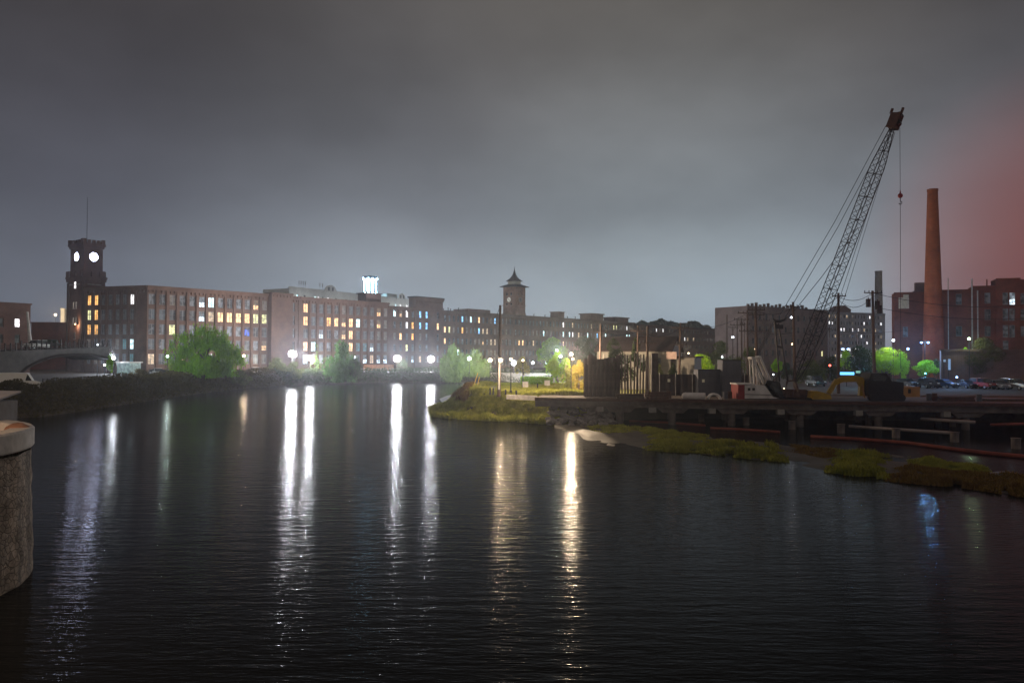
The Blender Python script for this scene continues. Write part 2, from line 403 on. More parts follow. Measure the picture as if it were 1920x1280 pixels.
bp = N('ShaderNodeBump', t); L(hm.outputs[0], bp.inputs['Height'], t); bp.inputs['Strength'].default_value = 1; bp.inputs['Distance'].default_value = 1.0; L(bp.outputs[0], bs.inputs['Normal'], t)
gl = N('ShaderNodeBsdfGlossy', t); gl.inputs['Roughness'].default_value = .052; gl.inputs['Color'].default_value = (.97, .98, 1, 1); L(bp.outputs[0], gl.inputs['Normal'], t)
fr = N('ShaderNodeFresnel', t); fr.inputs['IOR'].default_value = 1.33; L(bp.outputs[0], fr.inputs['Normal'], t)
pw = N('ShaderNodeMath', t, operation='POWER'); L(fr.outputs[0], pw.inputs[0], t); pw.inputs[1].default_value = 1.7
df = N('ShaderNodeBsdfDiffuse', t); df.inputs['Color'].default_value = (.006, .007, .008, 1); mxw = N('ShaderNodeMixShader', t)
L(pw.outputs[0], mxw.inputs[0], t); gl2 = N('ShaderNodeBsdfGlossy', t); gl2.inputs['Roughness'].default_value = .15; L(bp.outputs[0], gl2.inputs['Normal'], t); mg = N('ShaderNodeMixShader', t); mg.inputs[0].default_value = .14; L(gl.outputs[0], mg.inputs[1], t); L(gl2.outputs[0], mg.inputs[2], t)
L(df.outputs[0], mxw.inputs[1], t); L(mg.outputs[0], mxw.inputs[2], t); L(mxw.outputs[0], t.nodes['Material Output'].inputs[0], t); t.nodes.remove(bs)
b = MB(); b.quad((-600, -50, 0), (600, -50, 0), (600, 400, 0), (-600, 400, 0))
tag(b.build('river_water', wm), kind='structure')

# ------------------------------------------------------------------ mill facades
M0 = Vector((-98.6, 215, 0)); MU = Vector((.651, .759, 0)).normalized(); MN = Vector((MU.y, -MU.x, 0))
def mt(px):
    k = (px-960)/F; return (-M0.x + k*M0.y) / (MU.x - k*MU.y)
def mpt(px, off=0.): return M0 + MU*mt(px) + MN*off
random.seed(11)
def facade(parent, P0, P1, z0, z1, us, zs, w, h, kind, lit, fr='frame', dark=None, wallname='wall', mt_='brick', pilaster=True, cornice=True, band=True):
    P0 = Vector((P0[0], P0[1], 0)); P1 = Vector((P1[0], P1[1], 0)); b = MB()
    ops = [(u_-w/2, u_+w/2, z-h/2, z+h/2) for u_ in us for z in zs]
    u, n = wall_open(b, P0, P1, z0, z1, ops); Lw = (P1-P0).length
    if pilaster:
        ed = [us[0]-(us[1]-us[0])/2] + [(a+c_)/2 for a, c_ in zip(us, us[1:])] + [us[-1]+(us[-1]-us[-2])/2]
        pw = min(.8, (us[1]-us[0]-w)*.62)
        for e in ed:
            if .5 < e < Lw-.5: b.obox(P0+u*(e-pw/2)+Vector((0, 0, z0)), u*pw, n*.24, (0, 0, z1-z0-1.1))
    wl = b.build(wallname, [M[mt_]], parent)
    if cornice:
        b = MB()
        b.obox(P0+u*(-.15)+Vector((0, 0, z1-1.1)), u*(Lw+.3), n*.34, (0, 0, .55)); b.obox(P0+u*(-.2)+Vector((0, 0, z1-.55)), u*(Lw+.4), n*.62, (0, 0, .62))
        k = int(Lw/1.2)
        for i in range(k): b.obox(P0+u*(i*1.2+.3)+Vector((0, 0, z1-1.75)), u*.5, n*.28, (0, 0, .65))
        b.build('cornice', [M[mt_]], parent)
    rz = math.atan2(u.y, u.x)
    for r, z in enumerate(zs):
        for c_, u_ in enumerate(us):
            st = lit.get((r, c_))
            if st is None: st = random.choices(dark[0] if dark else ['dark', 'grey', 'dimc', 'dimw'], dark[1] if dark else [4, 4, 2, 1])[0]
            place_mesh('window', window_mesh(w, h, kind, st, fr), parent, P0+u*u_-n*.2+Vector((0, 0, z)), rz)
    return u, n
def body(parent, pts, z0, z1, m='brick', name='rear_walls', skip=1, roof='roof'):
    """remaining walls (edges from index SKIP) and the roof slab with a parapet set below z1"""
    b = MB(); n = len(pts)
    for i in range(skip, n):
        p, q = pts[i], pts[(i+1) % n]; b.quad((p[0], p[1], z0), (q[0], q[1], z0), (q[0], q[1], z1), (p[0], p[1], z1))
    b.build(name, [M[m]], parent)
    b = MB(); c_ = Vector((sum(p[0] for p in pts)/n, sum(p[1] for p in pts)/n))
    ins = [c_+(Vector((p[0], p[1]))-c_)*.995 for p in pts]
    b.prism([(p.x, p.y) for p in ins], z1-.9, z1-.5); b.build('roof_deck', [M[roof]], parent)
def even(px0, px1, n):
    t0, t1 = mt(px0), mt(px1); return [t0+(t1-t0)*i/(n-1) for i in range(n)]

HM = 26.7
ROWS = [23.1, 19.0, 14.95, 10.9, 6.85]
# --- mill A
tA1 = mt(501); millA = thing('brick_mill', (M0.x, M0.y, GZ), 'five storey brick mill nearest the turreted clock tower, one floor half lit in orange', 'mill')
us = even(284, 495.4, 13)
litA = {(0,5):'coollow',(0,6):'cool',(0,11):'warmlow',(0,12):'dimw',(1,1):'dimc',(1,5):'coollow',(1,6):'tan',(1,7):'warm',(1,8):'warm',(1,9):'warm',(1,10):'warm',(1,11):'yellow',(1,12):'yellow',
        (2,0):'grey',(2,1):'grey',(2,2):'yellow',(2,10):'deepblue',(3,0):'dimc',(3,10):'dimc',(3,12):'warmlow',(4,0):'tan',(4,1):'dimc',(4,12):'dimw',(4,3):'warmlow',(4,10):'dimc',(3,4):'dimc'}
facade(millA, M0, M0+MU*tA1, GZ-.1, HM, us, ROWS, 1.75, 2.85, 'pair', litA)
S1 = Vector((-119.5, 222.5, 0))
su = (M0-S1).normalized(); sl = (M0-S1).length
facade(millA, S1, M0, GZ-.1, HM, [1.6+2.55*i for i in range(7)], ROWS, 1.45, 2.8, 'pair',
       {(0,0):'amber',(0,1):'amber',(1,0):'yellow',(1,1):'amber',(2,0):'amber',(2,1):'amber',(0,6):'white',(3,5):'teal',(3,6):'cool',(4,5):'dimc',(4,6):'teal',(0,2):'dark',(0,3):'dark',(1,2):'dark',(1,3):'dark',(2,2):'dark'}, wallname='side_wall')
back = MN*-18
body(millA, [S1, M0, M0+MU*tA1, M0+MU*tA1+back, M0+back*1.0, S1+Vector((-8, 22, 0))], GZ-.1, HM, skip=2)
# stair bay between A and B
tB0 = mt(541)
bay = thing('stair_bay', tuple(M0+MU*tA1)[:2]+(GZ,), 'windowless brick stair block standing between the two nearest mills', 'stair block')
b = MB(); p0 = M0+MU*(tA1+.01)-MN*2
b.obox(p0+Vector((0, 0, GZ-.1)), MU*(tB0-tA1-.02), MN*4.2, (0, 0, HM-GZ+.6)); b.build('wall', [M['brick']], bay)
b = MB(); b.obox(p0-MU*-.0+MN*3.9+Vector((0, 0, HM-.1)), MU*(tB0-tA1-.02), MN*.6, (0, 0, .5))
for i in range(9): b.obox(p0+MU*(.6+i*1.2)+MN*4.2+Vector((0, 0, HM-.9)), MU*.5, MN*.2, (0, 0, .7))
b.build('cornice', [M['brick']], bay)
# --- mill B
tB1 = mt(727.5); millB = thing('brick_mill', tuple(M0+MU*tB0)[:2]+(GZ,), 'brick mill with paired windows behind the flood lamps, long flat penthouse on its roof', 'mill')
us = [t_-tB0 for t_ in [mt(548)] + even(573, 722.7, 12)]
litB = {(0,1):'warm',(0,11):'warmlow',(0,12):'dimw',(1,1):'warm',(1,4):'amber',(1,5):'warm',(1,6):'warmlow',(1,7):'warm',(1,8):'cool',(1,11):'warmlow',(1,12):'dimw',(2,3):'coollow',(2,6):'warmlow',(2,7):'warm',
        (2,8):'dimc',(2,9):'dimc',(2,10):'dimc',(2,11):'dimw',(2,12):'dimw',(3,1):'warm',(3,2):'cool',(3,3):'dimc',(3,7):'warm',(3,8):'teal',(3,9):'teal',(3,10):'coollow',(3,11):'dimc',(3,12):'dimc',
        (4,1):'cool',(4,2):'coollow',(4,9):'coollow',(4,10):'tan',(4,11):'coollow',(4,12):'coollow',(1,3):'dimc',(0,3):'dimc'}
facade(millB, M0+MU*tB0, M0+MU*tB1, GZ-.1, HM-.2, us, ROWS, 1.7, 2.85, 'pair', litB)
body(millB, [M0+MU*tB0, M0+MU*tB1, M0+MU*tB1+back, M0+MU*tB0+back], GZ-.1, HM-.2)
b = MB(); t0, t1 = mt(690), mt(718)
b.obox(M0+MU*t0-MN*1.2+Vector((0, 0, HM-.9)), MU*(t1-t0), -MN*4.5, (0, 0, 3.6)); b.obox(M0+MU*(t0-.4)-MN*.8+Vector((0, 0, HM+2.7)), MU*(t1-t0+.8), -MN*5.3, (0, 0, .35))
b.build('penthouse', [M['brick_dark']], millB)
# --- mill C with its taller end block
tC1 = mt(776.5); tC2 = mt(828)
millC = thing('brick_mill', tuple(M0+MU*tB1)[:2]+(GZ,), 'narrow windowed brick mill with a taller flat topped block at its right end', 'mill')
us = [mt(p)-tB1 for p in (740, 751.5, 763, 774)]
litC = {(0,0):'cool',(0,1):'warmlow',(0,2):'white',(0,3):'dimc',(1,2):'white',(1,3):'amber',(2,1):'warm',(2,2):'dimc',(2,3):'amber',(3,2):'yellow',(4,3):'coollow'}
facade(millC, M0+MU*tB1, M0+MU*tC1, GZ-.1, HM-1.2, us, ROWS, 1.15, 2.4, 'single', litC, pilaster=False)
us = [mt(p)-tC1 for p in (786, 798, 819)]
litC2 = {(0,0):'blue',(0,1):'blue',(1,0):'blue',(1,1):'blue',(1,2):'warm',(2,0):'dimw',(4,0):'tan'}
facade(millC, M0+MU*tC1+MN*.6, M0+MU*tC2+MN*.6, GZ-.1, 29.3, us, ROWS, 1.15, 2.4, 'single', litC2, pilaster=False, wallname='end_block_wall')
body(millC, [M0+MU*tB1, M0+MU*tC1, M0+MU*tC1+back, M0+MU*tB1+back], GZ-.1, HM-1.2)
p0 = M0+MU*tC1+MN*.6; p1 = M0+MU*tC2+MN*.6
b = MB()
for a, c_ in ((p1, p1-MN*3.6), (p1-MN*3.6, p0-MN*3.6), (p0-MN*3.6, p0)): b.quad((a.x, a.y, GZ), (c_.x, c_.y, GZ), (c_.x, c_.y, 29.3), (a.x, a.y, 29.3))
b.build('end_block_sides', [M['brick']], millC)
b = MB(); b.obox(p0-MU*.4+MN*.4+Vector((0, 0, 29.2)), MU*(tC2-tC1+.8), -MN*4.4, (0, 0, .5)); b.build('end_block_roof', [M['roof']], millC)
# bush like roof garden between the pale parapets
# --- long mill D, then E and F
def narrow(label, pxa, pxb, H, rows, lit, bay, w, h, name='brick_mill', shade=None, m='brick', wn=None):
    ta, tb = mt(pxa), mt(pxb); g = thing(name, tuple(M0+MU*ta)[:2]+(GZ,), label, 'mill')
    n = max(2, int((tb-ta-2)/bay)+1); us = [(tb-ta)/2 + (i-(n-1)/2)*bay for i in range(n)]
    pxs = []
    for u_ in us:
        p = M0+MU*(ta+u_); pxs.append(960+p.x/p.y*F)
    ld = {}
    for (r, px, s) in lit:
        c_ = min(range(n), key=lambda i: abs(pxs[i]-px))
        if abs(pxs[c_]-px) < 9: ld[(r, c_)] = s
    facade(g, M0+MU*ta, M0+MU*tb, GZ-.1, H, us, rows, w, h, 'single', ld, fr='frame_dk', dark=(['dark', 'grey', 'dimc', 'dimw'], [6, 2, 2, 1]) if not shade else shade, pilaster=False, mt_=m)
    body(g, [M0+MU*ta, M0+MU*tb, M0+MU*tb+back, M0+MU*ta+back], GZ-.1, H, m=m)
    return g
HD = 25.2; RD = [22.3, 18.0, 13.7, 9.4, 5.6]
litD = [(0,867,'blue'),(0,875,'dimc'),(0,884,'cool'),(0,899,'warm'),(0,930,'blue'),(0,923,'dimw'),(1,842,'yellow'),(1,867,'amber'),(1,875,'dimw'),(1,883,'dimc'),(1,899,'blue'),(1,907,'tan'),(1,915,'tan'),(1,930,'dimw'),(1,833,'warm'),
        (2,833,'warm'),(2,891,'dimw'),(2,899,'dimw'),(2,907,'warmlow'),(2,922,'tan'),(2,930,'tan'),(3,922,'dimw'),(3,930,'dimw'),(3,858,'cool'),(4,860,'teal')]
narrow('long low brick mill in front of the pointed roof clock tower, rows of narrow windows', 828.5, 962, HD, RD, litD, 2.36, 1.1, 2.3)
litE = [(0,1000,'dimc'),(0,1008,'dimc'),(0,1055,'white'),(0,1077,'tan'),(1,1000,'dimw'),(1,1007,'dimw'),(1,1022,'cool'),(1,1028,'dimw'),(1,1035,'dimw'),(1,1055,'cool'),(1,1071,'cool'),(1,1077,'white'),(1,1087,'tan'),(1,1093,'dimw'),(1,1100,'cool'),
        (2,971,'warm'),(2,979,'warm'),(2,1000,'tan'),(2,1027,'teal'),(2,1035,'teal'),(2,1055,'tan'),(2,1043,'dimw'),(3,971,'dimw'),(3,979,'dimw')]
narrow('long brick mill running right from the pointed clock tower towards the willow trees', 962.5, 1106, HD, RD, litE, 2.36, 1.1, 2.3)
litE2 = [(0,1124,'dimw'),(0,1152,'yellow'),(0,1158,'yellow'),(0,1170,'dimw'),(0,1176,'white'),(0,1182,'dimw'),(1,1118,'blue'),(1,1129,'dimw'),(1,1135,'cool'),(1,1141,'dimw'),(1,1176,'cool'),(1,1182,'cool'),(0,1109,'tan')]
millE = narrow('distant brick mill with two squat roof houses, above the dark gabled cottage roof', 1106.3, 1188, HD, RD, litE2, 2.36, 1.1, 2.2)
def roofbox(parent, pxa, pxb, z, dz, depth=7, over=.5, m='brick', name='roof_house'):
    ta, tb = mt(pxa), mt(pxb); b = MB(); b.obox(M0+MU*ta-MN*1.5+Vector((0, 0, z-.8)), MU*(tb-ta), -MN*depth, (0, 0, dz+.8))
    b.obox(M0+MU*(ta-over)-MN*(1.5-over)+Vector((0, 0, z+dz)), MU*(tb-ta+2*over), -MN*(depth+2*over), (0, 0, .5)); b.build(name, [M[m]], parent)
roofbox(millE, 1115, 1136, HD, 2.9, m='brick_dark'); roofbox(millE, 1159, 1183, HD, 2.0, m='brick_dark')
litF = [(0,1244,'white'),(0,1232,'white'),(1,1283,'white'),(1,1292,'tan'),(1,1302,'tan'),(0,1342,'white'),(0,1345,'dimw'),(1,1345,'tan'),(1,1262,'dimw'),(1,1252,'dimw')]
narrow('farthest brick mill, hazy and mostly dark, below the wooded hill', 1188.5, 1345, HD-.6, RD[:4], litF, 3.4, 1.2, 2.0, shade=(['dark', 'grey', 'dimw'], [6, 2, 1]))

# roof clutter: vents and pipes on the long mill
roofv = [(840, .8), (852, 1.2), (860, 1.0), (868, 1.4), (880, .8), (1016, 1.2), (1030, .9), (1044, 1.1), (1058, 1.0), (1072, 1.0), (1090, 1.2)]
NTH = ['first', 'second', 'third', 'fourth', 'fifth', 'sixth', 'seventh', 'eighth', 'ninth', 'tenth', 'eleventh', 'twelfth', 'thirteenth', 'fourteenth']
for i, (px, hh) in enumerate(roofv):
    b = MB(); p = mpt(px, -2.5-(i % 3)); b.tube([(p.x, p.y, HD-.6), (p.x, p.y, HD+hh)], .16, 6); b.tube([(p.x, p.y, HD+hh), (p.x, p.y, HD+hh+.2)], .3, 6)
    tag(b.build('roof_vent', M['steel']), 'thin capped vent pipe on the long mill roof, %s from the left' % NTH[i], 'roof vent', 'vent pipes along the long mill roof')
b = MB(); p = mpt(1055, -3); b.box((p.x, p.y, HD+1.0), (4.5, 4.5, 3.4), math.atan2(MU.y, MU.x)); b.box((p.x, p.y, HD+2.8), (5.1, 5.1, .25), math.atan2(MU.y, MU.x))
tag(b.build('roof_house', M['brick_dark']), 'small square roof house halfway along the long mill roof', 'roof house')
b = MB(); t0, t1 = mt(884), mt(926); b.obox(M0+MU*t0-MN*2+Vector((0, 0, HD-.8)), MU*(t1-t0), -MN*8, (0, 0, 2.3)); tag(b.build('roof_house', M['brick_dark']), 'long low roof house left of the pointed clock tower', 'roof house')

# --- battlemented clock tower on the left
def clockface(parent, c, n, r, m_face, m_ring, hands=True):
    n = Vector(n); u = Vector((-n.y, n.x, 0)); z = Vector((0, 0, 1)); k = 28
    b = MB(); b.add([c+n*.10+(u*math.cos(2*math.pi*i/k)+z*math.sin(2*math.pi*i/k))*r for i in range(k)], [list(range(k))])
    f = b.build('clock_face', [m_face], parent)
    b = MB()
    for i in range(k):
        a0, a1 = 2*math.pi*i/k, 2*math.pi*(i+1)/k
        q = [c+n*d+(u*math.cos(a)+z*math.sin(a))*rr for d in (.0, .22) for (a, rr) in ((a0, r), (a1, r), (a1, r*1.13), (a0, r*1.13))]
        b.add(q, ((4,5,6,7), (0,1,5,4), (2,3,7,6)))
    b.build('clock_rim', [m_ring], parent)
    if hands:
        b = MB()
        for a, l, w_ in ((R(100), .62, .09), (R(-55), .85, .06)):
            d = u*math.cos(a)+z*math.sin(a); s_ = d.cross(n)
            b.obox(c+n*.13-s_*w_*r-d*.1*r, s_*2*w_*r, d*l*r, n*.04)
        b.build('clock_hands', [M['black']], parent)
M['clock_lit'] = emit('lit_clock_glass', (.66, .72, 1.0), 60.0)
def arr_merlons(b, c, wx, wy, u, v, z, hgt, n1, n2, th=.5):
    for s_, ln, d1, d2, n_ in ((wy/2, wx, u, v, n1), (-wy/2, wx, u, v, n1), (wx/2, wy, v, u, n2), (-wx/2, wy, v, u, n2)):
        for i in range(n_):
            a = -ln/2 + ln*(i+.1)/n_
            hh = hgt*(1.25 if i in (0, n_-1) else 1)
            b.obox(c+d1*a+d2*(s_-(th if s_ > 0 else 0))+Vector((0, 0, z)), d1*(ln/n_*.62), d2*th, (0, 0, hh))
an = R(54.3); TN = Vector((math.sin(an), -math.cos(an), 0)); TU = Vector((math.cos(an), math.sin(an), 0))
cor = on(153.5, 232, GZ)                                  # corner nearest the viewer
TW, TDp = 6.3, 9.2
tc_ = cor + TU*TW/2 - TN*TDp/2; tc_.z = 0
tw = thing('clock_tower', (tc_.x, tc_.y, GZ), 'tall brick tower with battlements and two glowing white clock faces', 'clock tower')
Zs = zat(157, 522, 234); Zt = zat(157, 456, 234)
def tbox(b, hw, hd, z0, z1, mi=0): b.obox(tc_-TU*hw-TN*hd+Vector((0, 0, z0)), TU*2*hw, TN*2*hd, (0, 0, z1-z0), mi)
b = MB(); tbox(b, TW/2, TDp/2, GZ-.1, Zs)
for sx in (-1, 1):
    b.obox(tc_+TU*(sx*(TW/2-.55)-.55)+TN*(TDp/2)+Vector((0, 0, GZ)), TU*1.1, TN*.3, (0, 0, Zs-GZ-1.2))
    for sy in (-1, 1): b.obox(tc_-TU*(TW/2)+TN*(sy*(TDp/2-.6)-.6)+Vector((0, 0, GZ)), -TU*.3, TN*1.2, (0, 0, Zs-GZ-1.2))
b.build('shaft', [M['brick_dark']], tw)
b = MB(); tbox(b, TW/2+.35, TDp/2+.35, Zs-.9, Zs+.0); tbox(b, TW/2+.55, TDp/2+.55, Zs, Zs+.55)
arr_merlons(b, tc_, TW+1.1, TDp+1.1, TU, TN, Zs+.55, 1.4, 3, 3); b.build('belt_course', [M['brick_dark']], tw)
b = MB(); tbox(b, TW/2-.4, TDp/2-.55, Zs+.5, Zt-1.4)
b.build('clock_stage', [M['brick_dark']], tw)
b = MB()
tbox(b, TW/2-.1, TDp/2-.25, Zt-1.4, Zt-.7); tbox(b, TW/2+.2, TDp/2+.05, Zt-.7, Zt)
arr_merlons(b, tc_, TW+.4, TDp+.1, TU, TN, Zt, 1.0, 5, 6); b.build('battlement', [M['brick_dark']], tw)
zc = zat(160, 481, 234)
clockface(tw, tc_+TN*(TDp/2-.55)+Vector((0, 0, zc)), TN, 1.22, M['clock_lit'], M['stone'], False)
clockface(tw, tc_-TU*(TW/2-.4)+Vector((0, 0, zc)), -TU, 1.22, M['clock_lit'], M['stone'], False)
b = MB(); b.tube([tuple(tc_+Vector((0, 0, Zt-1))), tuple(tc_+Vector((0, 0, Zt+3))), tuple(tc_+Vector((.0, 0, zat(157, 366, 234))))], [.11, .08, .05], 6); b.build('flagpole', [M['steel']], tw)
rzl = math.atan2(-TU.x, TU.y) + math.pi   # left face, outward -TU
rzl = math.atan2(-TN.y, -TN.x)
for py, st in ((533, 'white'), (571, 'dimw'), (600, 'dimw'), (629, 'dark')):
    z = zat(139, py, 232)
    for s_ in ((-.8, .8) if py in (571, 600) else (0,)):
        place_mesh('window', window_mesh(.75 if s_ else 1.1, 1.9, 'single', st, 'frame'), tw, tc_-TU*(TW/2+.03)+TN*s_+Vector((0, 0, z)), rzl)
b = MB(); zz = zat(139, 533, 232)+2.2; b.obox(tc_-TU*(TW/2)-TN*1.6+Vector((0, 0, zz)), -TU*.2, TN*3.2, (0, 0, .25)); zz = Zs-1.9
b.obox(tc_-TU*(TW/2)-TN*3.6+Vector((0, 0, zz)), -TU*.22, TN*7.2, (0, 0, .3)); b.obox(tc_+TN*(TDp/2)-TU*2.2+Vector((0, 0, zz)), TU*4.4, TN*.2, (0, 0, .3))
b.build('stone_band', [M['stone']], tw)

# --- pointed roof clock tower in the middle
c2 = on(965.3, 336, 0); hw = 3.35; ctr = c2 - (MN*hw) - (MU*-hw)   # corner nearest the viewer is between the left face and the right face
ctr.z = 0
t2 = thing('clock_tower', (ctr.x, ctr.y, GZ), 'square brick clock tower with flared pointed roof rising behind the long mill', 'clock tower')
def t2box(b, hw_, z0, z1): b.obox(ctr-MU*hw_-MN*hw_+Vector((0, 0, z0)), MU*2*hw_, MN*2*hw_, (0, 0, z1-z0))
ze = zat(963, 537, 336)
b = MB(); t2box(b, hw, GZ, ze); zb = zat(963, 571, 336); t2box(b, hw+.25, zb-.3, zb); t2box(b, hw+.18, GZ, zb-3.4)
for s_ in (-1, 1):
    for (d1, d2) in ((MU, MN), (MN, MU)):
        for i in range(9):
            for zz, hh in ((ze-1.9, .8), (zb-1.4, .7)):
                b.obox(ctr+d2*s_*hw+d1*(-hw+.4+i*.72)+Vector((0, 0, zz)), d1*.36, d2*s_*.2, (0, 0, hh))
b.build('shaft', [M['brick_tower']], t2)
b = MB(); t2box(b, hw+1.1, ze, ze+.3)
def frus(b, h0, z0, h1, z1, mi=0):
    q = lambda h_, z_: [ctr-MU*h_-MN*h_+Vector((0, 0, z_)), ctr+MU*h_-MN*h_+Vector((0, 0, z_)), ctr+MU*h_+MN*h_+Vector((0, 0, z_)), ctr-MU*h_+MN*h_+Vector((0, 0, z_))]
    v = q(h0, z0)+q(h1, z1)
    fs = [[i, (i+1) % 4, 4+(i+1) % 4, 4+i] for i in range(4)]
    # MU x MN = -z, so flip
    b.add(v, [f[::-1] for f in fs], mi)
frus(b, hw+1.1, ze+.3, hw*.6, ze+1.3); b.build('eave', [M['slate']], t2)
zl = ze+1.3; zr = zat(963, 525.5, 336)
b = MB(); t2box(b, 1.95, zl-.3, zr); b.build('lantern', [M['pale']], t2)
b = MB(); prof = [(2.7, 0), (2.2, .45), (1.5, 1.1), (.95, 1.9), (.55, 2.9), (.28, 4.0), (.1, 5.2)]
for (a, z_), (a2, z2_) in zip(prof, prof[1:]): frus(b, a, zr+z_, a2, zr+z2_)
b.tube([tuple(ctr+Vector((0, 0, zr+5.1))), tuple(ctr+Vector((0, 0, zat(963, 497, 336))))], .07, 5); b.ball(ctr+Vector((0, 0, zr+5.6)), .22, 8); b.build('spire', [M['slate']], t2)
M['clock_pale'] = emit('pale_clock_glass', (1, .93, .80), .42, 'NONE')
M['clock_dull'] = mat('dull_clock_face', (.26, .22, .21), .6)
zc = zat(953, 561, 336)
clockface(t2, ctr-MU*hw+Vector((0, 0, zc)), -MU, 1.0, M['clock_pale'], M['stone'])
clockface(t2, ctr+MN*hw+Vector((0, 0, zc)), MN, 1.0, M['clock_dull'], M['stone'])
rz_l = math.atan2(-MN.y, -MN.x)
for zz in (zc+2.4, zc-2.0):
    for s_ in (-1.2, 1.2):
        place_mesh('window', window_mesh(.7, 1.0, 'single', 'dark', 'frame_dk'), t2, ctr-MU*(hw+.03)+MN*s_+Vector((0, 0, zz)), rz_l)
        place_mesh('window', window_mesh(.7, 1.0, 'single', 'dark', 'frame_dk'), t2, ctr+MN*(hw+.03)+MU*s_+Vector((0, 0, zz)), math.atan2(MU.y, MU.x))

# --- pale parapet building behind, and the lit crown on its tower
pb0 = on(541, 345, 0); pb1 = on(790, 430, 0); pb0.z = pb1.z = 0; pu = (pb1-pb0).normalized(); pn = Vector((pu.y, -pu.x, 0)); pl = (pb1-pb0).length
pbd = thing('pale_building', (pb0.x, pb0.y, GZ), 'pale building with curved parapet gables showing above the mill roofs', 'building')
def ppx(px):
    k = (px-960)/F; return (-pb0.x + k*pb0.y) / (pu.x - k*pu.y)
HP = 38.0
b = MB(); b.obox(pb0+Vector((0, 0, GZ)), pu*pl, -pn*16, (0, 0, HP-GZ-.9)); b.build('wall', [M['pale']], pbd)
b = MB(); b.obox(pb0-pn*.1+Vector((0, 0, HP-.9)), pu*pl, -pn*.5, (0, 0, .9)); b.build('parapet', [M['pale']], pbd)
for pc, wd in ((619, 6.6), (753, 5.2)):
    t_ = ppx(pc); prof = []
    for i in range(13):
        a = math.pi*i/12; prof.append(pb0+pu*(t_-math.cos(a)*wd*.5)+Vector((0, 0, HP+.6+math.sin(a)*1.9)))
    prof = [pb0+pu*(t_-wd*.75)+Vector((0, 0, HP-1))]+prof+[pb0+pu*(t_+wd*.75)+Vector((0, 0, HP-1))]
    b = MB(); b.extrude([p+pn*.15 for p in prof], -pn*.6)
    if pc == 753: b.obox(pb0+pu*(t_-wd*1.9)-pn*2+Vector((0, 0, HP-1)), pu*wd*1.6, -pn*8, (0, 0, 3.0))
    b.build('curved_gable', [M['pale']], pbd)
    for s_ in (-1, 1): place_mesh('window', window_mesh(1.0, 1.6, 'single', 'dark'), pbd, pb0+pu*(t_+s_*1.3)+pn*.22+Vector((0, 0, HP+.7)), math.atan2(pu.y, pu.x))
for px, st in ((556, 'cool'), (590, 'cool'), (604, 'dark'), (596, 'white'), (614, 'white'), (629, 'dark'), (648, 'dark'), (664, 'dark'), (727, 'white'), (741, 'cool'), (750, 'white'), (762, 'white'), (772, 'warm'), (570, 'dark')):
    place_mesh('window', window_mesh(1.2, 1.8, 'single', st), pbd, pb0+pu*ppx(px)+pn*.1+Vector((0, 0, HP-4.2)), math.atan2(pu.y, pu.x))
for px in (566, 570, 574, 578, 605, 610):
    b = MB(); p = pb0+pu*ppx(px)-pn*2; b.tube([(p.x, p.y, HP-1), (p.x, p.y, HP+2.6)], .06, 5); b.box((p.x, p.y, HP+2.4), (.3, .2, 1.6))
    tag(b.build('antenna', M['white']), 'white panel antenna on a mast above the pale parapet, %s from the left' % NTH[(566, 570, 574, 578, 605, 610).index(px)], 'antenna', 'panel antennas on the pale building roof')
# crown: three glowing arches under a dark cap
cc = on(693, 396, 0); cc.z = 0; lc = thing('roof_lantern', (cc.x, cc.y, HP-1.5), 'white lit rooftop crown with three tall arches above the mills', 'roof lantern')
M['arch'] = emit('lit_crown_arch', (.40, .75, 1.0), 45)
z0 = zat(693, 552, 396); z1 = zat(693, 520, 396); wc = 6.6; xa = Vector((.97, .24, 0)); ya = Vector((-.24, .97, 0))
b = MB(); b.obox(cc-xa*wc/2+Vector((0, 0, HP-2)), xa*wc, ya*5, (0, 0, z0-HP+2)); b.build('base', [M['pale']], lc)
b = MB(); b.obox(cc-xa*(wc/2+.3)-ya*.3+Vector((0, 0, z1)), xa*(wc+.6), ya*5.6, (0, 0, .5)); b.extrude([cc-xa*wc/2+Vector((0, 0, z1+.5)), cc+xa*wc/2+Vector((0, 0, z1+.5)), cc+Vector((0, 0, z1+1.1))], ya*5); b.build('cap', [M['slate']], lc)
for sx in (-1, 1):
    for sy in (0, 4.4):
        b = MB(); p = cc+xa*sx*(wc/2-.2)+ya*sy; b.tube([p+Vector((0, 0, z0)), p+Vector((0, 0, z1))], .14, 6); b.build('corner_post', [M['steel']], lc)
for i in range(3):
    cx = cc+xa*(-wc/2+wc*(i+.5)/3); pts = [cx-xa*.72+Vector((0, 0, z0+1.6)), cx-xa*.72+Vector((0, 0, z1-2.2))]
    for k in range(1, 6): a = math.pi*(1-k/6); pts.append(cx+xa*.72*math.cos(a)+Vector((0, 0, z1-2.2+math.sin(a)*1.1)))
    pts += [cx+xa*.72+Vector((0, 0, z1-2.2)), cx+xa*.72+Vector((0, 0, z0+1.6))]
    b = MB(); b.tube(pts, .19, 6); b.build('lit_arch', [M['arch']], lc)
for i in range(4):
    p = cc+xa*(-wc/2+wc*i/3); b = MB(); b.obox(p-xa*.35+Vector((0, 0, z1-1.1)), xa*.7, ya*.3, (0, 0, .9)); b.obox(p*1+xa*(.5-i*.33)-xa*.3+Vector((0, 0, z0+.2)), xa*.8, ya*.3, (0, 0, .9)); b.build('lit_bracket', [M['arch']], lc)
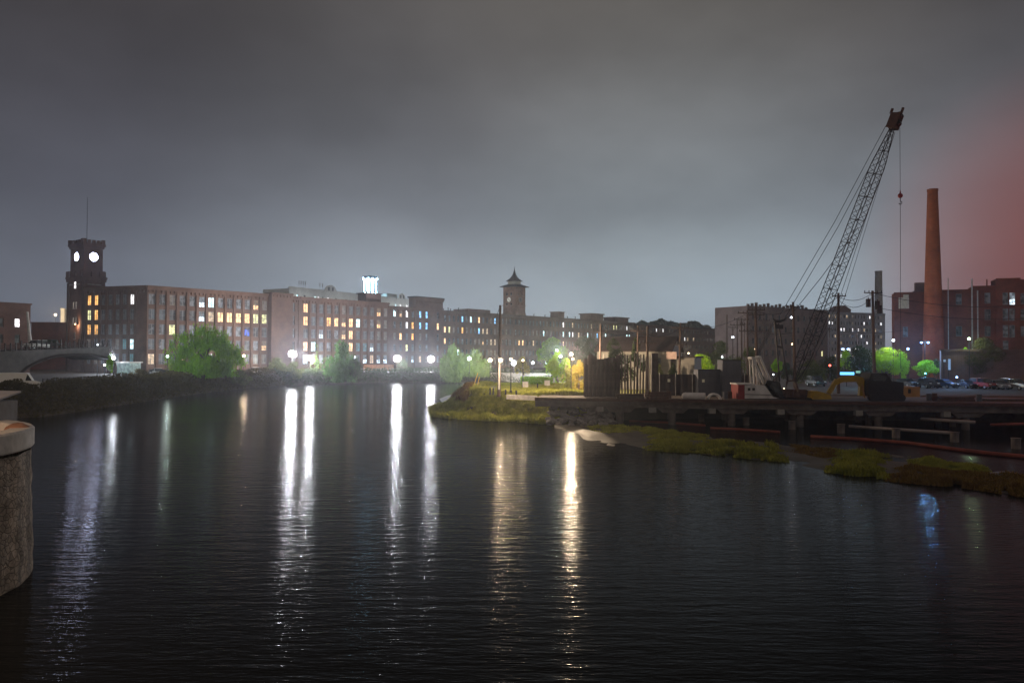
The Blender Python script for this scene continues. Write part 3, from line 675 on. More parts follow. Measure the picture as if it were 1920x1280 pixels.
# ------------------------------------------------------------------ left side: far blocks and arched bridge
def block(name, label, pxa, Da, pxb, Db, H, m, depth=14, rows=None, w=1.1, h=1.9, bay=3.2, st=(['dark', 'grey'], [3, 1]), lit={}, cat='building', z0=None, fr='frame', kind='single'):
    a = on(pxa, Da, 0); c_ = on(pxb, Db, 0); a.z = c_.z = 0; g = thing(name, (a.x, a.y, GZ), label, cat)
    u = (c_-a).normalized(); n = Vector((u.y, -u.x, 0)); Lw = (c_-a).length; k = max(2, int((Lw-1.5)/bay)); us = [Lw/2+(i-(k-1)/2)*bay for i in range(k)]
    if rows: facade(g, a, c_, GZ-.1, H, us, rows, w, h, kind, lit, fr=fr, dark=st, pilaster=False, cornice=False, mt_=m)
    else:
        b = MB(); wall_open(b, a, c_, GZ-.1, H, []); b.build('wall', [M[m]], g)
    q = [a, c_, c_-n*depth, a-n*depth]; body(g, q, GZ-.1, H, m=m)
    b = MB(); b.obox(a-u*.2+Vector((0, 0, H-.3)), u*(Lw+.4), n*.3, (0, 0, .35)); b.build('coping', [M[m]], g)
    return g, a, u, n
g, a, u, n = block('brick_building', 'dark brick building at the left edge beyond the arched bridge', -60, 168, 55, 178, zat(30, 566, 172), 'brick_dark', rows=[14.9, 11.4, 7.9], bay=3.4, lit={(0, 2): 'white', (0, 4): 'coollow', (1, 3): 'dimw'})
# pale curved chute at the side of the dark building
p = [at(51, 585, 175), at(54, 615, 174), at(57, 648, 173)]; b = MB(); b.tube([tuple(q) for q in p], [.25, .3, .45], 7)
tag(b.build('stripe', M['conc_pale']), 'pale curved chute running down the corner of the dark left building', 'stripe')
block('brick_building', 'low plain brick building between the dark left building and the clock tower', 57, 262, 126, 262, zat(90, 604, 262), 'brick_red', depth=20, rows=[9.5], bay=7, w=1.4, h=1.6)
block('roof_house', 'small far lit block behind the low brick building', 112, 330, 119, 330, zat(115, 578, 330), 'pale', depth=8)
# arched bridge over the side canal
bp0 = at(-260, 672, 118); bp1 = at(20, 668, 128); bp2 = at(205, 652, 168)
M['bridge_stone'] = mat('dark_bridge_stone', (.055, .05, .05), .85, var=.4, scale=.8)
M['deck_concrete'] = mat('dark_deck_concrete', (.15, .125, .115), .85, var=.45, scale=1.0, bump=.02)  # deck concrete, darker than the other concrete and mottled
br = thing('arched_bridge', (bp1.x, bp1.y, GZ), 'dark arched bridge with railing posts at the left bank', 'bridge')
K = 28; top = []; 
for i in range(K+1):
    f = i/K; q = bp0.lerp(bp2, f); q.z = zat(-60, 676, 120)*(1-f)+zat(205, 654, 168)*f; top.append(q)
u = (bp2-bp0); u.z = 0; u.normalize(); n = Vector((u.y, -u.x, 0))
Lb = (Vector((bp2.x, bp2.y, 0))-Vector((bp0.x, bp0.y, 0))).length
arch_c, arch_w = Lb*.83, 15.0
b = MB()
prof = []; zt = lambda s: top[0].z+(top[-1].z-top[0].z)*s/Lb
NS = 60
for i in range(NS):
    s0, s1 = Lb*i/NS, Lb*(i+1)/NS
    def under(s):
        d = (s-arch_c)/arch_w
        return max(GZ-3.0, min(zt(s)-1.0, GZ-.8 + (zt(arch_c)-.9-GZ+.8)*math.sqrt(max(0, 1-d*d)))) if abs(d) < 1 else GZ-3.0
    P = lambda s, z, o=0: Vector((bp0.x, bp0.y, 0))+u*s+n*o+Vector((0, 0, z))
    b.quad(P(s0, under(s0)), P(s1, under(s1)), P(s1, zt(s1)), P(s0, zt(s0)))
    b.quad(P(s0, under(s0), -9), P(s0, zt(s0), -9), P(s1, zt(s1), -9), P(s1, under(s1), -9))
    b.quad(P(s0, under(s0)), P(s0, under(s0), -9), P(s1, under(s1), -9), P(s1, under(s1)))
b.build('spandrel', [M['bridge_stone']], br)
b = MB(); b.add([P(0, zt(0), .3), P(Lb, zt(Lb), .3), P(Lb, zt(Lb), -9.3), P(0, zt(0), -9.3)] + [P(0, zt(0)+.45, .3), P(Lb, zt(Lb)+.45, .3), P(Lb, zt(Lb)+.45, -9.3), P(0, zt(0)+.45, -9.3)],
      ((0,1,5,4), (1,2,6,5), (2,3,7,6), (3,0,4,7), (4,5,6,7), (0,3,2,1))); b.build('deck', [M['bridge_stone']], br)
b = MB()
for k in range(26):
    s0, s1 = arch_c-arch_w+2*arch_w*k/26, arch_c-arch_w+2*arch_w*(k+1)/26
    if s1 > Lb: break
    b.tube([P(s0, under(s0)+.15, .12), P(s1, under(s1)+.15, .12)], .3, 4)
b.build('arch_ring', [M['steel']], br)
np_ = 44
for i in range(np_):
    s = Lb*(i+.5)/np_; b = MB(); hh = 1.5 if i % 4 else 1.9; b.obox(P(s-.09, zt(s)+.4, .1), u*.18, n*.18, (0, 0, hh)); b.build('railing_post', [M['steel']], br)
b = MB()
for zz in (.75, 1.05, 1.45): b.tube([P(0, zt(0)+zz, .18), P(Lb, zt(Lb)+zz, .18)], .06, 4)
b.build('rail', [M['steel']], br)

# foreground round masonry pier
pier = thing('masonry_pier', (-24, 26.4, 0), 'round rough stone pier with a pale concrete cap, left foreground', 'pier')
def ring(c, r, z, n=56): return [Vector((c[0]+r*math.cos(2*math.pi*i/n), c[1]+r*math.sin(2*math.pi*i/n), z)) for i in range(n)]
def lathe(b, c, prof, n=56, mi=0, jit=0):
    rr = []
    for (r, z) in prof:
        q = ring(c, r, z, n)
        if jit: q = [v+Vector((v.x-c[0], v.y-c[1], 0)).normalized()*jit*noise.noise(Vector((v.x*1.1, v.y*1.1, v.z*1.6)))+Vector((0,0,0)) for v in q]
        rr += q
    fs = []
    for j in range(len(prof)-1):
        for i in range(n): fs.append((j*n+i, j*n+(i+1) % n, (j+1)*n+(i+1) % n, (j+1)*n+i))
    b.add(rr, fs, mi)
pc = (-24, 26.4)
M['rubble'] = None
m, t, bs = newmat('rubble_masonry'); M['rubble'] = m
tcn = N('ShaderNodeTexCoord', t); mpn = N('ShaderNodeMapping', t); L(tcn.outputs['Object'], mpn.inputs[0], t); mpn.inputs['Scale'].default_value = (1, 1, 1.35)
vo = N('ShaderNodeTexVoronoi', t, feature='DISTANCE_TO_EDGE'); L(mpn.outputs[0], vo.inputs[0], t); vo.inputs['Scale'].default_value = 3.6
vc = N('ShaderNodeTexVoronoi', t); L(mpn.outputs[0], vc.inputs[0], t); vc.inputs['Scale'].default_value = 3.6
no = N('ShaderNodeTexNoise', t); L(tcn.outputs['Object'], no.inputs[0], t); no.inputs['Scale'].default_value = 3.5; no.inputs['Detail'].default_value = 10; no.inputs['Roughness'].default_value = .75
r1 = N('ShaderNodeValToRGB', t); L(no.outputs[0], r1.inputs[0], t); ramp(r1, [(.3, (.16, .12, .095)), (.5, (.32, .255, .20)), (.72, (.54, .45, .36))])
mrr = N('ShaderNodeMapRange', t); L(vo.outputs['Distance'], mrr.inputs[0], t); mrr.inputs[1].default_value = .0; mrr.inputs[2].default_value = .09; mrr.inputs[3].default_value = .42; mrr.inputs[4].default_value = 1
hue = N('ShaderNodeMix', t, data_type='RGBA', blend_type='MULTIPLY'); hue.inputs[0].default_value = 1; L(r1.outputs[0], hue.inputs[6], t); L(mrr.outputs[0], hue.inputs[7], t)
h2 = N('ShaderNodeMix', t, data_type='RGBA', blend_type='OVERLAY'); h2.inputs[0].default_value = .30; bwn = N('ShaderNodeRGBToBW', t); L(vc.outputs['Color'], bwn.inputs[0], t); L(hue.outputs[2], h2.inputs[6], t); L(bwn.outputs[0], h2.inputs[7], t)
# damp stain streaks running down
mp2 = N('ShaderNodeMapping', t); L(tcn.outputs['Object'], mp2.inputs[0], t); mp2.inputs['Scale'].default_value = (1.2, 1.2, .10)
n2 = N('ShaderNodeTexNoise', t); L(mp2.outputs[0], n2.inputs[0], t); n2.inputs['Scale'].default_value = 1.3; n2.inputs['Detail'].default_value = 4
m2 = N('ShaderNodeMapRange', t); L(n2.outputs[0], m2.inputs[0], t); m2.inputs[1].default_value = .38; m2.inputs[2].default_value = .6; m2.inputs[3].default_value = .45; m2.inputs[4].default_value = 1.1
h3 = N('ShaderNodeMix', t, data_type='RGBA', blend_type='MULTIPLY'); h3.inputs[0].default_value = 1; L(h2.outputs[2], h3.inputs[6], t); L(m2.outputs[0], h3.inputs[7], t)
L(h3.outputs[2], bs.inputs['Base Color'], t); bs.inputs['Roughness'].default_value = .85
hb = N('ShaderNodeMath', t, operation='MULTIPLY_ADD'); L(mrr.outputs[0], hb.inputs[0], t); hb.inputs[1].default_value = .8; L(no.outputs[0], hb.inputs[2], t)
bpn = N('ShaderNodeBump', t); L(hb.outputs[0], bpn.inputs['Height'], t); bpn.inputs['Distance'].default_value = .10; bpn.inputs['Strength'].default_value = .9; L(bpn.outputs[0], bs.inputs['Normal'], t)
b = MB(); lathe(b, pc, [(7.1, -.5)]+[(7.06-.004*k, .15*k) for k in range(0, 31)], n=200, jit=.09); b.build('stone_wall', [M['rubble']], pier, smooth=True)
b = MB(); lathe(b, pc, [(6.6, 4.62), (7.02, 4.62), (7.06, 4.68), (7.06, 5.26), (6.98, 5.33), (6.35, 5.33), (6.30, 5.28), (6.30, 4.95), (.01, 4.95)], n=120); b.build('concrete_cap', [M['conc_pale']], pier)
rk = on(33, 29.3, 5.2); b = MB(); random.seed(5)
prof = [(.50, 4.9), (.55, 5.05), (.42, 5.35), (.2, 5.48), (.01, 5.5)]; lathe(b, (rk.x, rk.y), prof, n=14, jit=.12)
tag(b.build('boulder', mat('orange_stone', (.24, .13, .09), .8, bump=.02), smooth=True), 'orange brown boulder lying inside the round pier cap', 'boulder')
# grey slatted enclosure beyond the cap
e0 = on(-40, 32, 0); e1 = on(-12, 31.8, 0); zt_ = zat(0, 742, 31)
en = thing('slatted_enclosure', (e1.x, e1.y, 4.95), 'grey slatted metal enclosure with sloping lid behind the boulder', 'enclosure')
b = MB()
for i in range(9):
    q = e1.lerp(e0, i/9); b.box((q.x, q.y, 4.95+.62), (.10, .06, 1.15))
b.build('slats', [M['grey_wall']], en)
b = MB(); ub = (e0-e1).normalized()
b.obox(Vector((e1.x, e1.y+.08, 4.95)), ub*1.35, (0, 1.3, 0), (0, 0, 1.15)); b.build('box', [mat('dull_blue_grey', (.12, .13, .17), .6)], en)
b = MB(); b.obox(Vector((e1.x+.08, e1.y-.12, 6.12)), ub*1.6, Vector((0, 1.6, .28)), (0, 0, .07)); b.build('lid', [M['grey_wall']], en)

# ------------------------------------------------------------------ right side: deck on piers, rocks
DZ = 3.05
d0 = onz(1003, 745.3, DZ); d1 = onz(1930, 757, DZ); du = (d1-d0).normalized(); dn = Vector((du.y, -du.x, 0)); d2 = d1+du*35
deck = thing('pier_deck', (d0.x, d0.y, DZ), 'long low concrete deck carried over the water on short columns', 'deck')
dl = (d2-d0).length
b = MB(); wd_b = 14
b.obox(d0-dn*wd_b+Vector((0, 0, -.28)), du*dl, dn*(wd_b), (0, 0, .28)); b.build('slab', [M['gravel']], deck)
b = MB(); b.obox(d0+dn*.02+Vector((0, 0, -.32)), du*dl, dn*.25, (0, 0, .36)); b.build('kerb', [M['rust']], deck)
b = MB(); b.obox(d0+Vector((0, 0, -1.06))-dn*.3, du*dl, -dn*.35, (0, 0, .76)); b.build('edge_beam', [M['deck_concrete']], deck)
cpx = [1163, 1262, 1374, 1503, 1650, 1815, 2010]
def deck_s(px, off=0):
    k = (px-960)/F; o = d0+dn*off; return (k*o.y-o.x)/(du.x-k*du.y)
cap_me = None
for px in cpx:
    s = deck_s(px, -.6); p = d0+du*s-dn*.6
    b = MB(); b.extrude([p-du*1.8+Vector((0, 0, -1.10)), p-du*1.2+Vector((0, 0, -1.62)), p+du*1.2+Vector((0, 0, -1.62)), p+du*1.8+Vector((0, 0, -1.10))], -dn*1.1); b.build('column_cap', [M['deck_concrete']], deck)
    b = MB(); b.tube([(p.x, p.y+.55, -.6), (p.x, p.y+.55, DZ-1.6)], .42, 12); b.build('column', [M['deck_concrete']], deck, smooth=True)
    b = MB(); q = p-du*2.4+dn*.1; b.box((q.x, q.y, DZ-1.30), (.8, .7, .6)); b.build('bearing_block', [M['concrete']], deck)
    for row in (1, 2):
        q = p-dn*(4.6*row); b = MB(); b.tube([(q.x, q.y, -.6), (q.x, q.y, DZ-.3)], .36, 10); b.build('column', [M['deck_concrete']], deck, smooth=True)
# retaining wall at the back of the deck
w0 = d0-dn*13.4; b = MB(); b.obox(Vector((w0.x, w0.y, -.6))+du*11, du*(dl-11), -dn*.6, (0, 0, DZ+.3))
tag(b.build('retaining_wall', M['deck_concrete']), 'dark retaining wall along the bank underneath the concrete deck', 'wall')
b = MB(); w1 = at(870, 715, 246); w2 = at(1034, 715, 240); b.obox((w1.x, w1.y, -.5), (w2.x-w1.x, w2.y-w1.y, 0), (0, .8, 0), (0, 0, 3.5))
tag(b.build('retaining_wall', M['concrete']), 'plain grey river wall in front of the far mill, left of the park hedge', 'wall')
# park retaining edge (pale coping at the lawn's front)
b = MB(); k0 = on(927, 101.5, 0); k1 = on(1008, 98.2, 0); b.obox((k0.x+1.5, k0.y+1.2, 2.5), (k1.x-k0.x-1.5, k1.y-k0.y, 0), (0, .7, 0), (0, 0, .58))
tag(b.build('low_wall', M['conc_pale']), 'low pale wall edging the front of the lawn', 'wall')
# riprap rocks
random.seed(21)
rock_mes = []
for k in range(5):
    bm = bmesh.new(); bmesh.ops.create_icosphere(bm, subdivisions=2, radius=.5)
    for v in bm.verts: v.co = Vector((v.co.x*1.25, v.co.y, v.co.z*.7))*(1+.38*noise.noise(v.co*2.2+Vector((k*7, 0, 0))))
    me = bpy.data.meshes.new('rock'); bm.to_mesh(me); bm.free(); me.materials.append(M['rock']); rock_mes.append(me)
for i in range(90):
    px = random.uniform(1030, 1150); f = random.random(); D = random.uniform(91.5, 99.5)
    p = on(px, D, .15+2.1*max(0, (D-91.5)/8)*random.uniform(.5, 1.05)); o = bpy.data.objects.new('rock', random.choice(rock_mes)); COL.objects.link(o)
    o.location = p; s_ = random.uniform(.5, 1.35); o.scale = (s_, s_, s_*.8); o.rotation_euler = (random.uniform(-.4, .4), random.uniform(-.4, .4), random.uniform(0, 6))
    tag(o, 'rough grey riprap rock heaped under the left end of the deck', 'rock', 'riprap rocks under the deck end')
# pile stubs and floating booms
st_px = [(1399, 792, 800), (1485, 799, 808), (1577, 803, 815), (1680, 811, 824), (1790, 818, 832), (1905, 830, 845), (1315, 786, 793)]
stub = None
for px, y0, y1 in st_px:
    base = onz(px, y1, -.2); D = base.y; b = MB(); zt0 = zat(px, y0, D)
    b.tube([(0, 0, -.4), (0, 0, max(.9, zt0))], .38, 10); b.tube([(0, 0, max(.9, zt0)), (0, 0, max(.9, zt0)+.05)], .44, 10); o = b.build('pile_stub', M['deck_concrete'])
    o.location = (base.x, base.y, 0); tag(o, 'short broken pile stub in the shallows below the deck, %s from the left' % NTH[sorted(q[0] for q in st_px).index(px)], 'pile', 'pile stubs below the deck')
M['boom_red'] = mat('orange_float', (.22, .05, .03), .6, scale=.8); M['boom_pale'] = mat('pale_pipe', (.30, .25, .23), .6, scale=.8)
def boom(label, pts, r, m, name='floating_boom', z=.16):
    P_ = [onz(x, y, z) for x, y in pts]; b = MB(); b.tube(P_, r, 7); tag(b.build(name, M[m], smooth=True), label, 'float boom')
boom('orange float boom nearest the rocks, straight', [(1180, 789), (1250, 792), (1322, 797.5)], .14, 'boom_red')
boom('short orange float boom in the middle shallows', [(1332, 802.5), (1390, 805), (1462, 810)], .15, 'boom_red')
boom('long orange float boom curving out to the right edge', [(1520, 818), (1600, 822.5), (1700, 830), (1800, 843), (1860, 850), (1990, 862)], .17, 'boom_red')
boom('long straight pale pipe floating below the deck', [(1592, 799), (1785, 811.5)], .16, 'boom_pale', 'floating_pipe', .7)
boom('short pale pipe right below the deck edge', [(1727, 785), (1828, 791.5)], .17, 'boom_pale', 'floating_pipe', 1.3)
boom('orange pipe end at the right edge under the deck', [(1858, 796), (1960, 794)], .15, 'boom_red', 'floating_pipe', 1.2)
# mudflat in front
lo = [(1040, 802), (1080, 815), (1100, 832), (1200, 843), (1300, 850), (1400, 862), (1480, 869), (1540, 886), (1600, 895), (1700, 905), (1800, 914), (1920, 932), (2200, 975)]
up = [(1040, 792), (1080, 790), (1100, 790), (1200, 800), (1300, 812), (1400, 821), (1480, 830), (1540, 838), (1600, 845), (1700, 853), (1800, 866), (1920, 884), (2200, 920)]
def interp(tab, x):
    for (a, ya), (c_, yc) in zip(tab, tab[1:]):
        if a <= x <= c_: return ya+(yc-ya)*(x-a)/(c_-a)
    return tab[-1][1] if x > tab[-1][0] else tab[0][1]
b = MB(); nx, ny = 150, 14; g_ = []
for i in range(nx+1):
    px = 1040+1160*i/nx
    for j in range(ny+1):
        f = j/ny; py = interp(lo, px)*(1-f)+interp(up, px)*f + 2.2*noise.noise(Vector((px*.03, j*.7, 3)))
        p = onz(px, py, 0); e = math.sin(math.pi*f); p.z = -.10+.24*e+.16*noise.noise(Vector((p.x*.45, p.y*.45, 0)))*1.2; g_.append(p)
b.add(g_, [[i*(ny+1)+j, (i+1)*(ny+1)+j, (i+1)*(ny+1)+j+1, i*(ny+1)+j+1] for i in range(nx) for j in range(ny)])
tag(b.build('mudflat', M['mud'], smooth=True), kind='structure')

# lawn, path and yard sheets on the ground
def sheet(name, pts, z, m):
    b = MB(); P_ = [Vector((p[0], p[1], z)) for p in pts]
    for t_ in tessellate_polygon([P_]):
        t_ = list(t_)
        if (P_[t_[1]]-P_[t_[0]]).cross(P_[t_[2]]-P_[t_[0]]).z < 0: t_.reverse()
        b.add([P_[i] for i in t_], ((0, 1, 2),))
    return tag(b.build(name, M[m]), kind='structure')
sheet('lawn', [(-6, 126), (-5, 110), (0, 105.2), (8, 103), (14, 104.5), (19, 112), (40, 150), (45, 225), (24, 222), (22, 182), (8, 153), (-3, 140)], GZ+.01, 'grass')
sheet('yard', [(21, 108.3), (60, 107.3), (150, 104), (260, 80), (260, 165), (30, 165), (24, 120)], GZ+.014, 'gravel')
sheet('path', [(on(918, 112, 0).x, 112), (on(985, 104.5, 0).x, 104.5), (on(1098, 104.6, 0).x, 106.2), (on(1098, 108, 0).x, 109.2), (on(985, 107.5, 0).x, 107.5), (on(924, 115, 0).x, 115)], GZ+.022, 'path')
sheet('car_park', [(-71, 150), (-71.5, 172), (-70, 192), (-66, 214), (-51, 240), (-22, 249), (0, 249), (60, 330), (-20, 290), (-92, 208), (-130, 215), (-130, 150)], GZ+.012, 'asphalt')
# ------------------------------------------------------------------ vegetation
GREENS = {
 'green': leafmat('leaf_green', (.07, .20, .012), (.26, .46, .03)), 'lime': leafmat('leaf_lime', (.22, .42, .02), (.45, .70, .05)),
 'olive': leafmat('leaf_olive', (0.068, 0.083, 0.030), (0.165, 0.180, 0.060)), 'mid': leafmat('leaf_mid_green', (.045, .10, .03), (.10, .20, .05)), 'dark': leafmat('leaf_dark', (0.030, 0.045, 0.021), (0.068, 0.090, 0.038)),
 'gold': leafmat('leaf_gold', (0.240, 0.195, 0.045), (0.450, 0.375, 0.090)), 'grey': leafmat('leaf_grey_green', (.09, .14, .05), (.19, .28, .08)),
 'grass': leafmat('reed_leaf', (.16, .19, .03), (.46, .46, .08), .6), 'rust': leafmat('rusty_leaf', (0.135, 0.075, 0.030), (0.255, 0.180, 0.045), .3), 'brown': leafmat('hedge_leaf', (0.045, 0.039, 0.018), (0.112, 0.093, 0.038), .3)}
def leaves(b, pts, size, droop=0., rnd=random):
    for p in pts:
        s = size*rnd.uniform(.6, 1.35)
        if droop: a = Vector((rnd.gauss(0, .35), rnd.gauss(0, .35), -1)).normalized(); w_ = s*.42; l = s*1.7
        else: a = Vector((rnd.gauss(0, 1), rnd.gauss(0, 1), rnd.gauss(0, 1))).normalized(); w_ = s*.5; l = s
        c_ = a.cross(Vector((rnd.gauss(0, 1), rnd.gauss(0, 1), rnd.gauss(0, .6)))); 
        if c_.length < 1e-4: continue
        c_.normalize(); p = Vector(p)
        o = len(b.v); b.v += [p-a*l*.5, p+c_*w_*.5, p+a*l*.5, p-c_*w_*.5]; b.f.append([o, o+1, o+2, o+3]); b.m.append(0)
def tree(px, D, y0, y1, wpx, g, label, n=5000, style='round', leaf=.34, group=None, seed=None, z=None, cat='tree', name=None, base=None, gap=.35):
    """crown spans y0..y1 in height and wpx across; depth the same as its width"""
    rnd = random.Random(seed if seed is not None else int(px*7+D))
    z = GZ if z is None else z
    c = on(px, D, z); zt, zb = zat(px, y0, D), zat(px, y1, D); w_ = wpx*D/F; H = zt-zb
    nm = name or {'round': 'broadleaf_tree', 'weep': 'weeping_willow', 'bush': 'shrub', 'cone': 'young_tree'}[style]
    root = thing(nm, (c.x, c.y, z), label, cat, group)
    lobes = []; k = 9 if wpx > 40 else 6
    for i in range(k+4):
        a = rnd.uniform(0, 2*math.pi); f = rnd.random(); q = rnd.uniform(.15, .78)
        env = math.sqrt(max(0.05, 1-(2*f-.9)**2)) if style != 'cone' else (1.05-f)
        lobes.append((Vector((c.x+math.cos(a)*w_*.5*env*q, c.y+math.sin(a)*w_*.5*env*q, zb+H*(.14+.72*f))), w_*rnd.uniform(.15, .27), H*rnd.uniform(.12, .22)))
    lobes.append((Vector((c.x, c.y, zt-H*.18)), w_*.2, H*.18)); lobes.append((Vector((c.x-w_*.34, c.y, zb+H*.45)), w_*.16, H*.2)); lobes.append((Vector((c.x+w_*.34, c.y, zb+H*.42)), w_*.16, H*.2))
    b = MB(); pts = []
    while len(pts) < n:
        lc_, rx, rz_ = rnd.choice(lobes); v = Vector((rnd.gauss(0, 1), rnd.gauss(0, 1), rnd.gauss(0, 1))).normalized()*rnd.uniform(.35, 1.08)**.7
        p = lc_+Vector((v.x*rx, v.y*rx, v.z*rz_))
        if style == 'weep':
            p.z -= abs(rnd.gauss(0, 1))*H*.13
            if p.z < zb: p.z = zb+rnd.random()*H*.2
        if noise.noise(p*(.75/leaf*.3)) < -gap: continue
        pts.append(p)
    leaves(b, pts, leaf, droop=1 if style == 'weep' else 0, rnd=rnd)
    b.build('crown', [GREENS[g]], root)
    if style != 'bush':
        b = MB(); r0 = max(.10, w_*.028); ht = zb+H*.45
        bx, by = (c.x, c.y); mid = Vector((bx+rnd.uniform(-.3, .3), by, z+(ht-z)*.5))
        b.tube([(bx, by, z-.2), tuple(mid), (bx+rnd.uniform(-.2, .2), by, ht)], [r0, r0*.8, r0*.6], 8)
        for i in range(6):
            a = 2*math.pi*i/6+rnd.random(); e = lobes[i % len(lobes)][0]
            s_ = Vector((bx, by, z+(ht-z)*rnd.uniform(.55, 1))); m_ = s_.lerp(e, .5)+Vector((0, 0, H*.05)); b.tube([tuple(s_), tuple(m_), tuple(e)], [r0*.5, r0*.3, r0*.1], 5)
        b.build('trunk', [M['bark']], root, smooth=True)
    else:
        b = MB()
        for i in range(5): e = lobes[i][0]; b.tube([(c.x+rnd.uniform(-.2, .2), c.y, z-.1), tuple(Vector((c.x, c.y, z)).lerp(e, .6)), tuple(e)], [.07, .05, .02], 4)
        b.build('stems', [M['bark']], root)
    return root
tree(384, 176, 603, 706, 152, 'green', 'large round green tree on the left bank, lit bright green on its left side', n=17000, style='weep', leaf=.42, gap=.05)
tree(518, 214, 668, 712, 44, 'olive', 'low olive bush left of the two brightest lamps', n=3000, style='bush')
tree(552, 216, 676, 712, 40, 'olive', 'low olive bush underneath the brightest flood lamp', n=2600, style='bush')
tree(640, 224, 636, 716, 62, 'mid', 'dark green drooping willow left of the small fence lamp', n=7500, style='weep', leaf=.45)
tree(592, 226, 646, 706, 20, 'grey', 'thin bare stemmed young tree beside the dark willow', n=500, style='cone', leaf=.4, gap=.1)
tree(665, 222, 668, 714, 26, 'dark', 'small dark shrub at the water edge below the fence lamp', n=1500, style='bush')
tree(848, 236, 640, 716, 48, 'grey', 'tall pale green weeping willow right of the flood lamps', n=6500, style='weep', leaf=.5)
tree(893, 238, 650, 706, 56, 'grey', 'wide weeping willow between two round white lamps', n=6000, style='weep', leaf=.5)
tree(757, 246, 672, 712, 34, 'dark', 'dark shrub right of the third flood lamp', n=1800, style='bush')
tree(980, 190, 668, 712, 30, 'gold', 'small golden leaved tree behind the park lamp posts', n=3000, style='round', leaf=.3)
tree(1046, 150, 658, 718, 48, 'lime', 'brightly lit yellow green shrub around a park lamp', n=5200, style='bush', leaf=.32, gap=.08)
tree(1035, 205, 632, 690, 60, 'green', 'tall green tree behind the brightly lit park shrub', n=6500, style='round', leaf=.45)
tree(1095, 215, 630, 700, 70, 'dark', 'broad dark tree standing against the long mill', n=7000, style='round', leaf=.5)
tree(1062, 116, 682, 733, 20, 'olive', 'dark olive shrub underneath the tall park lamp', n=2600, style='bush', leaf=.22)
tree(1085, 118, 674, 734, 44, 'gold', 'yellow lit shrub beside the sheet pile wall', n=4200, style='bush', leaf=.24, gap=.06)
tree(1150, 100.5, 634, 742, 62, 'dark', 'dark vine covered shrub growing between the upright sheet piles', n=6500, style='bush', leaf=.24, gap=.05)
tree(1194, 119, 634, 720, 34, 'dark', 'dark tree in front of the roof of the white cottage', n=2600, style='round', leaf=.26, gap=.1)
tree(1262, 119, 680, 716, 18, 'dark', 'small dark conifer at the corner of the white cottage', n=1400, style='cone', leaf=.22)
tree(1236, 119, 682, 716, 16, 'olive', 'small olive conifer in front of the white cottage wall', n=1200, style='cone', leaf=.22)
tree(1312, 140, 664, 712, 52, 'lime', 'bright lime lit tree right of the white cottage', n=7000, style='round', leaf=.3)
tree(1352, 190, 640, 700, 70, 'olive', 'hazy olive tree behind the bright lime tree', n=4500, style='round', leaf=.42, gap=.15)
tree(1404, 150, 650, 712, 60, 'olive', 'thin olive tree behind the crane gantry', n=3000, style='round', leaf=.3, gap=.1)
tree(1456, 160, 672, 698, 22, 'lime', 'small lime lit shrub behind the crane mast', n=1800, style='bush', leaf=.28)
tree(1476, 165, 680, 712, 30, 'dark', 'low dark shrub behind the crane housing', n=1800, style='bush', leaf=.3)
tree(1520, 150, 672, 735, 60, 'olive', 'dark olive thicket right of the crane boom foot', n=5000, style='bush', leaf=.3)
tree(1556, 175, 664, 720, 50, 'dark', 'dark thicket below the blue grey block', n=3500, style='bush', leaf=.34)
tree(1585, 178, 655, 705, 26, 'lime', 'small tree lit green right below the twin blue lamps', n=1500, style='round', leaf=.3)
tree(1612, 165, 645, 712, 54, 'dark', 'dark brown tree left of the tall transformer pole', n=4500, style='round', leaf=.34)
tree(1668, 168, 650, 712, 66, 'lime', 'olive tree given lime leaves for lamp light, left of the red brick building', n=6500, style='round', leaf=.32)  # lamp light put into the leaf colour: lime leaves on an olive tree
tree(1690, 160, 662, 712, 30, 'lime', 'slim yellow green tree next to the round lime bush', n=3200, style='round', leaf=.28)
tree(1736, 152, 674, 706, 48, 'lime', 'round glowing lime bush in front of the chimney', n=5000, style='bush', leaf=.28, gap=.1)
tree(1758, 158, 672, 702, 34, 'olive', 'loose olive shrub right of the glowing lime bush', n=2200, style='bush', leaf=.28, gap=.1)
tree(1846, 148, 632, 704, 76, 'brown', 'round dark reddish tree at the right, its lit edge put in as lime foliage', n=9000, style='round', leaf=.32)
tree(1811, 149, 650, 676, 14, 'lime', 'slip of lime foliage painting in the lit left edge of the dark reddish tree', n=900, style='bush', leaf=.26, z=GZ)  # lit edge of the dark tree, put in as separate lime leaves
tree(262, 152, 690, 712, 44, 'brown', 'low scrubby brown bush beside the bank fence, under the car park', n=1800, style='bush', leaf=.3)
tree(452, 186, 694, 722, 44, 'olive', 'low olive bush right of the big round tree', n=2400, style='bush', leaf=.34)
tree(206, 168, 660, 700, 14, 'green', 'thin green shrub at the corner of the brick mill', n=700, style='bush', leaf=.4)
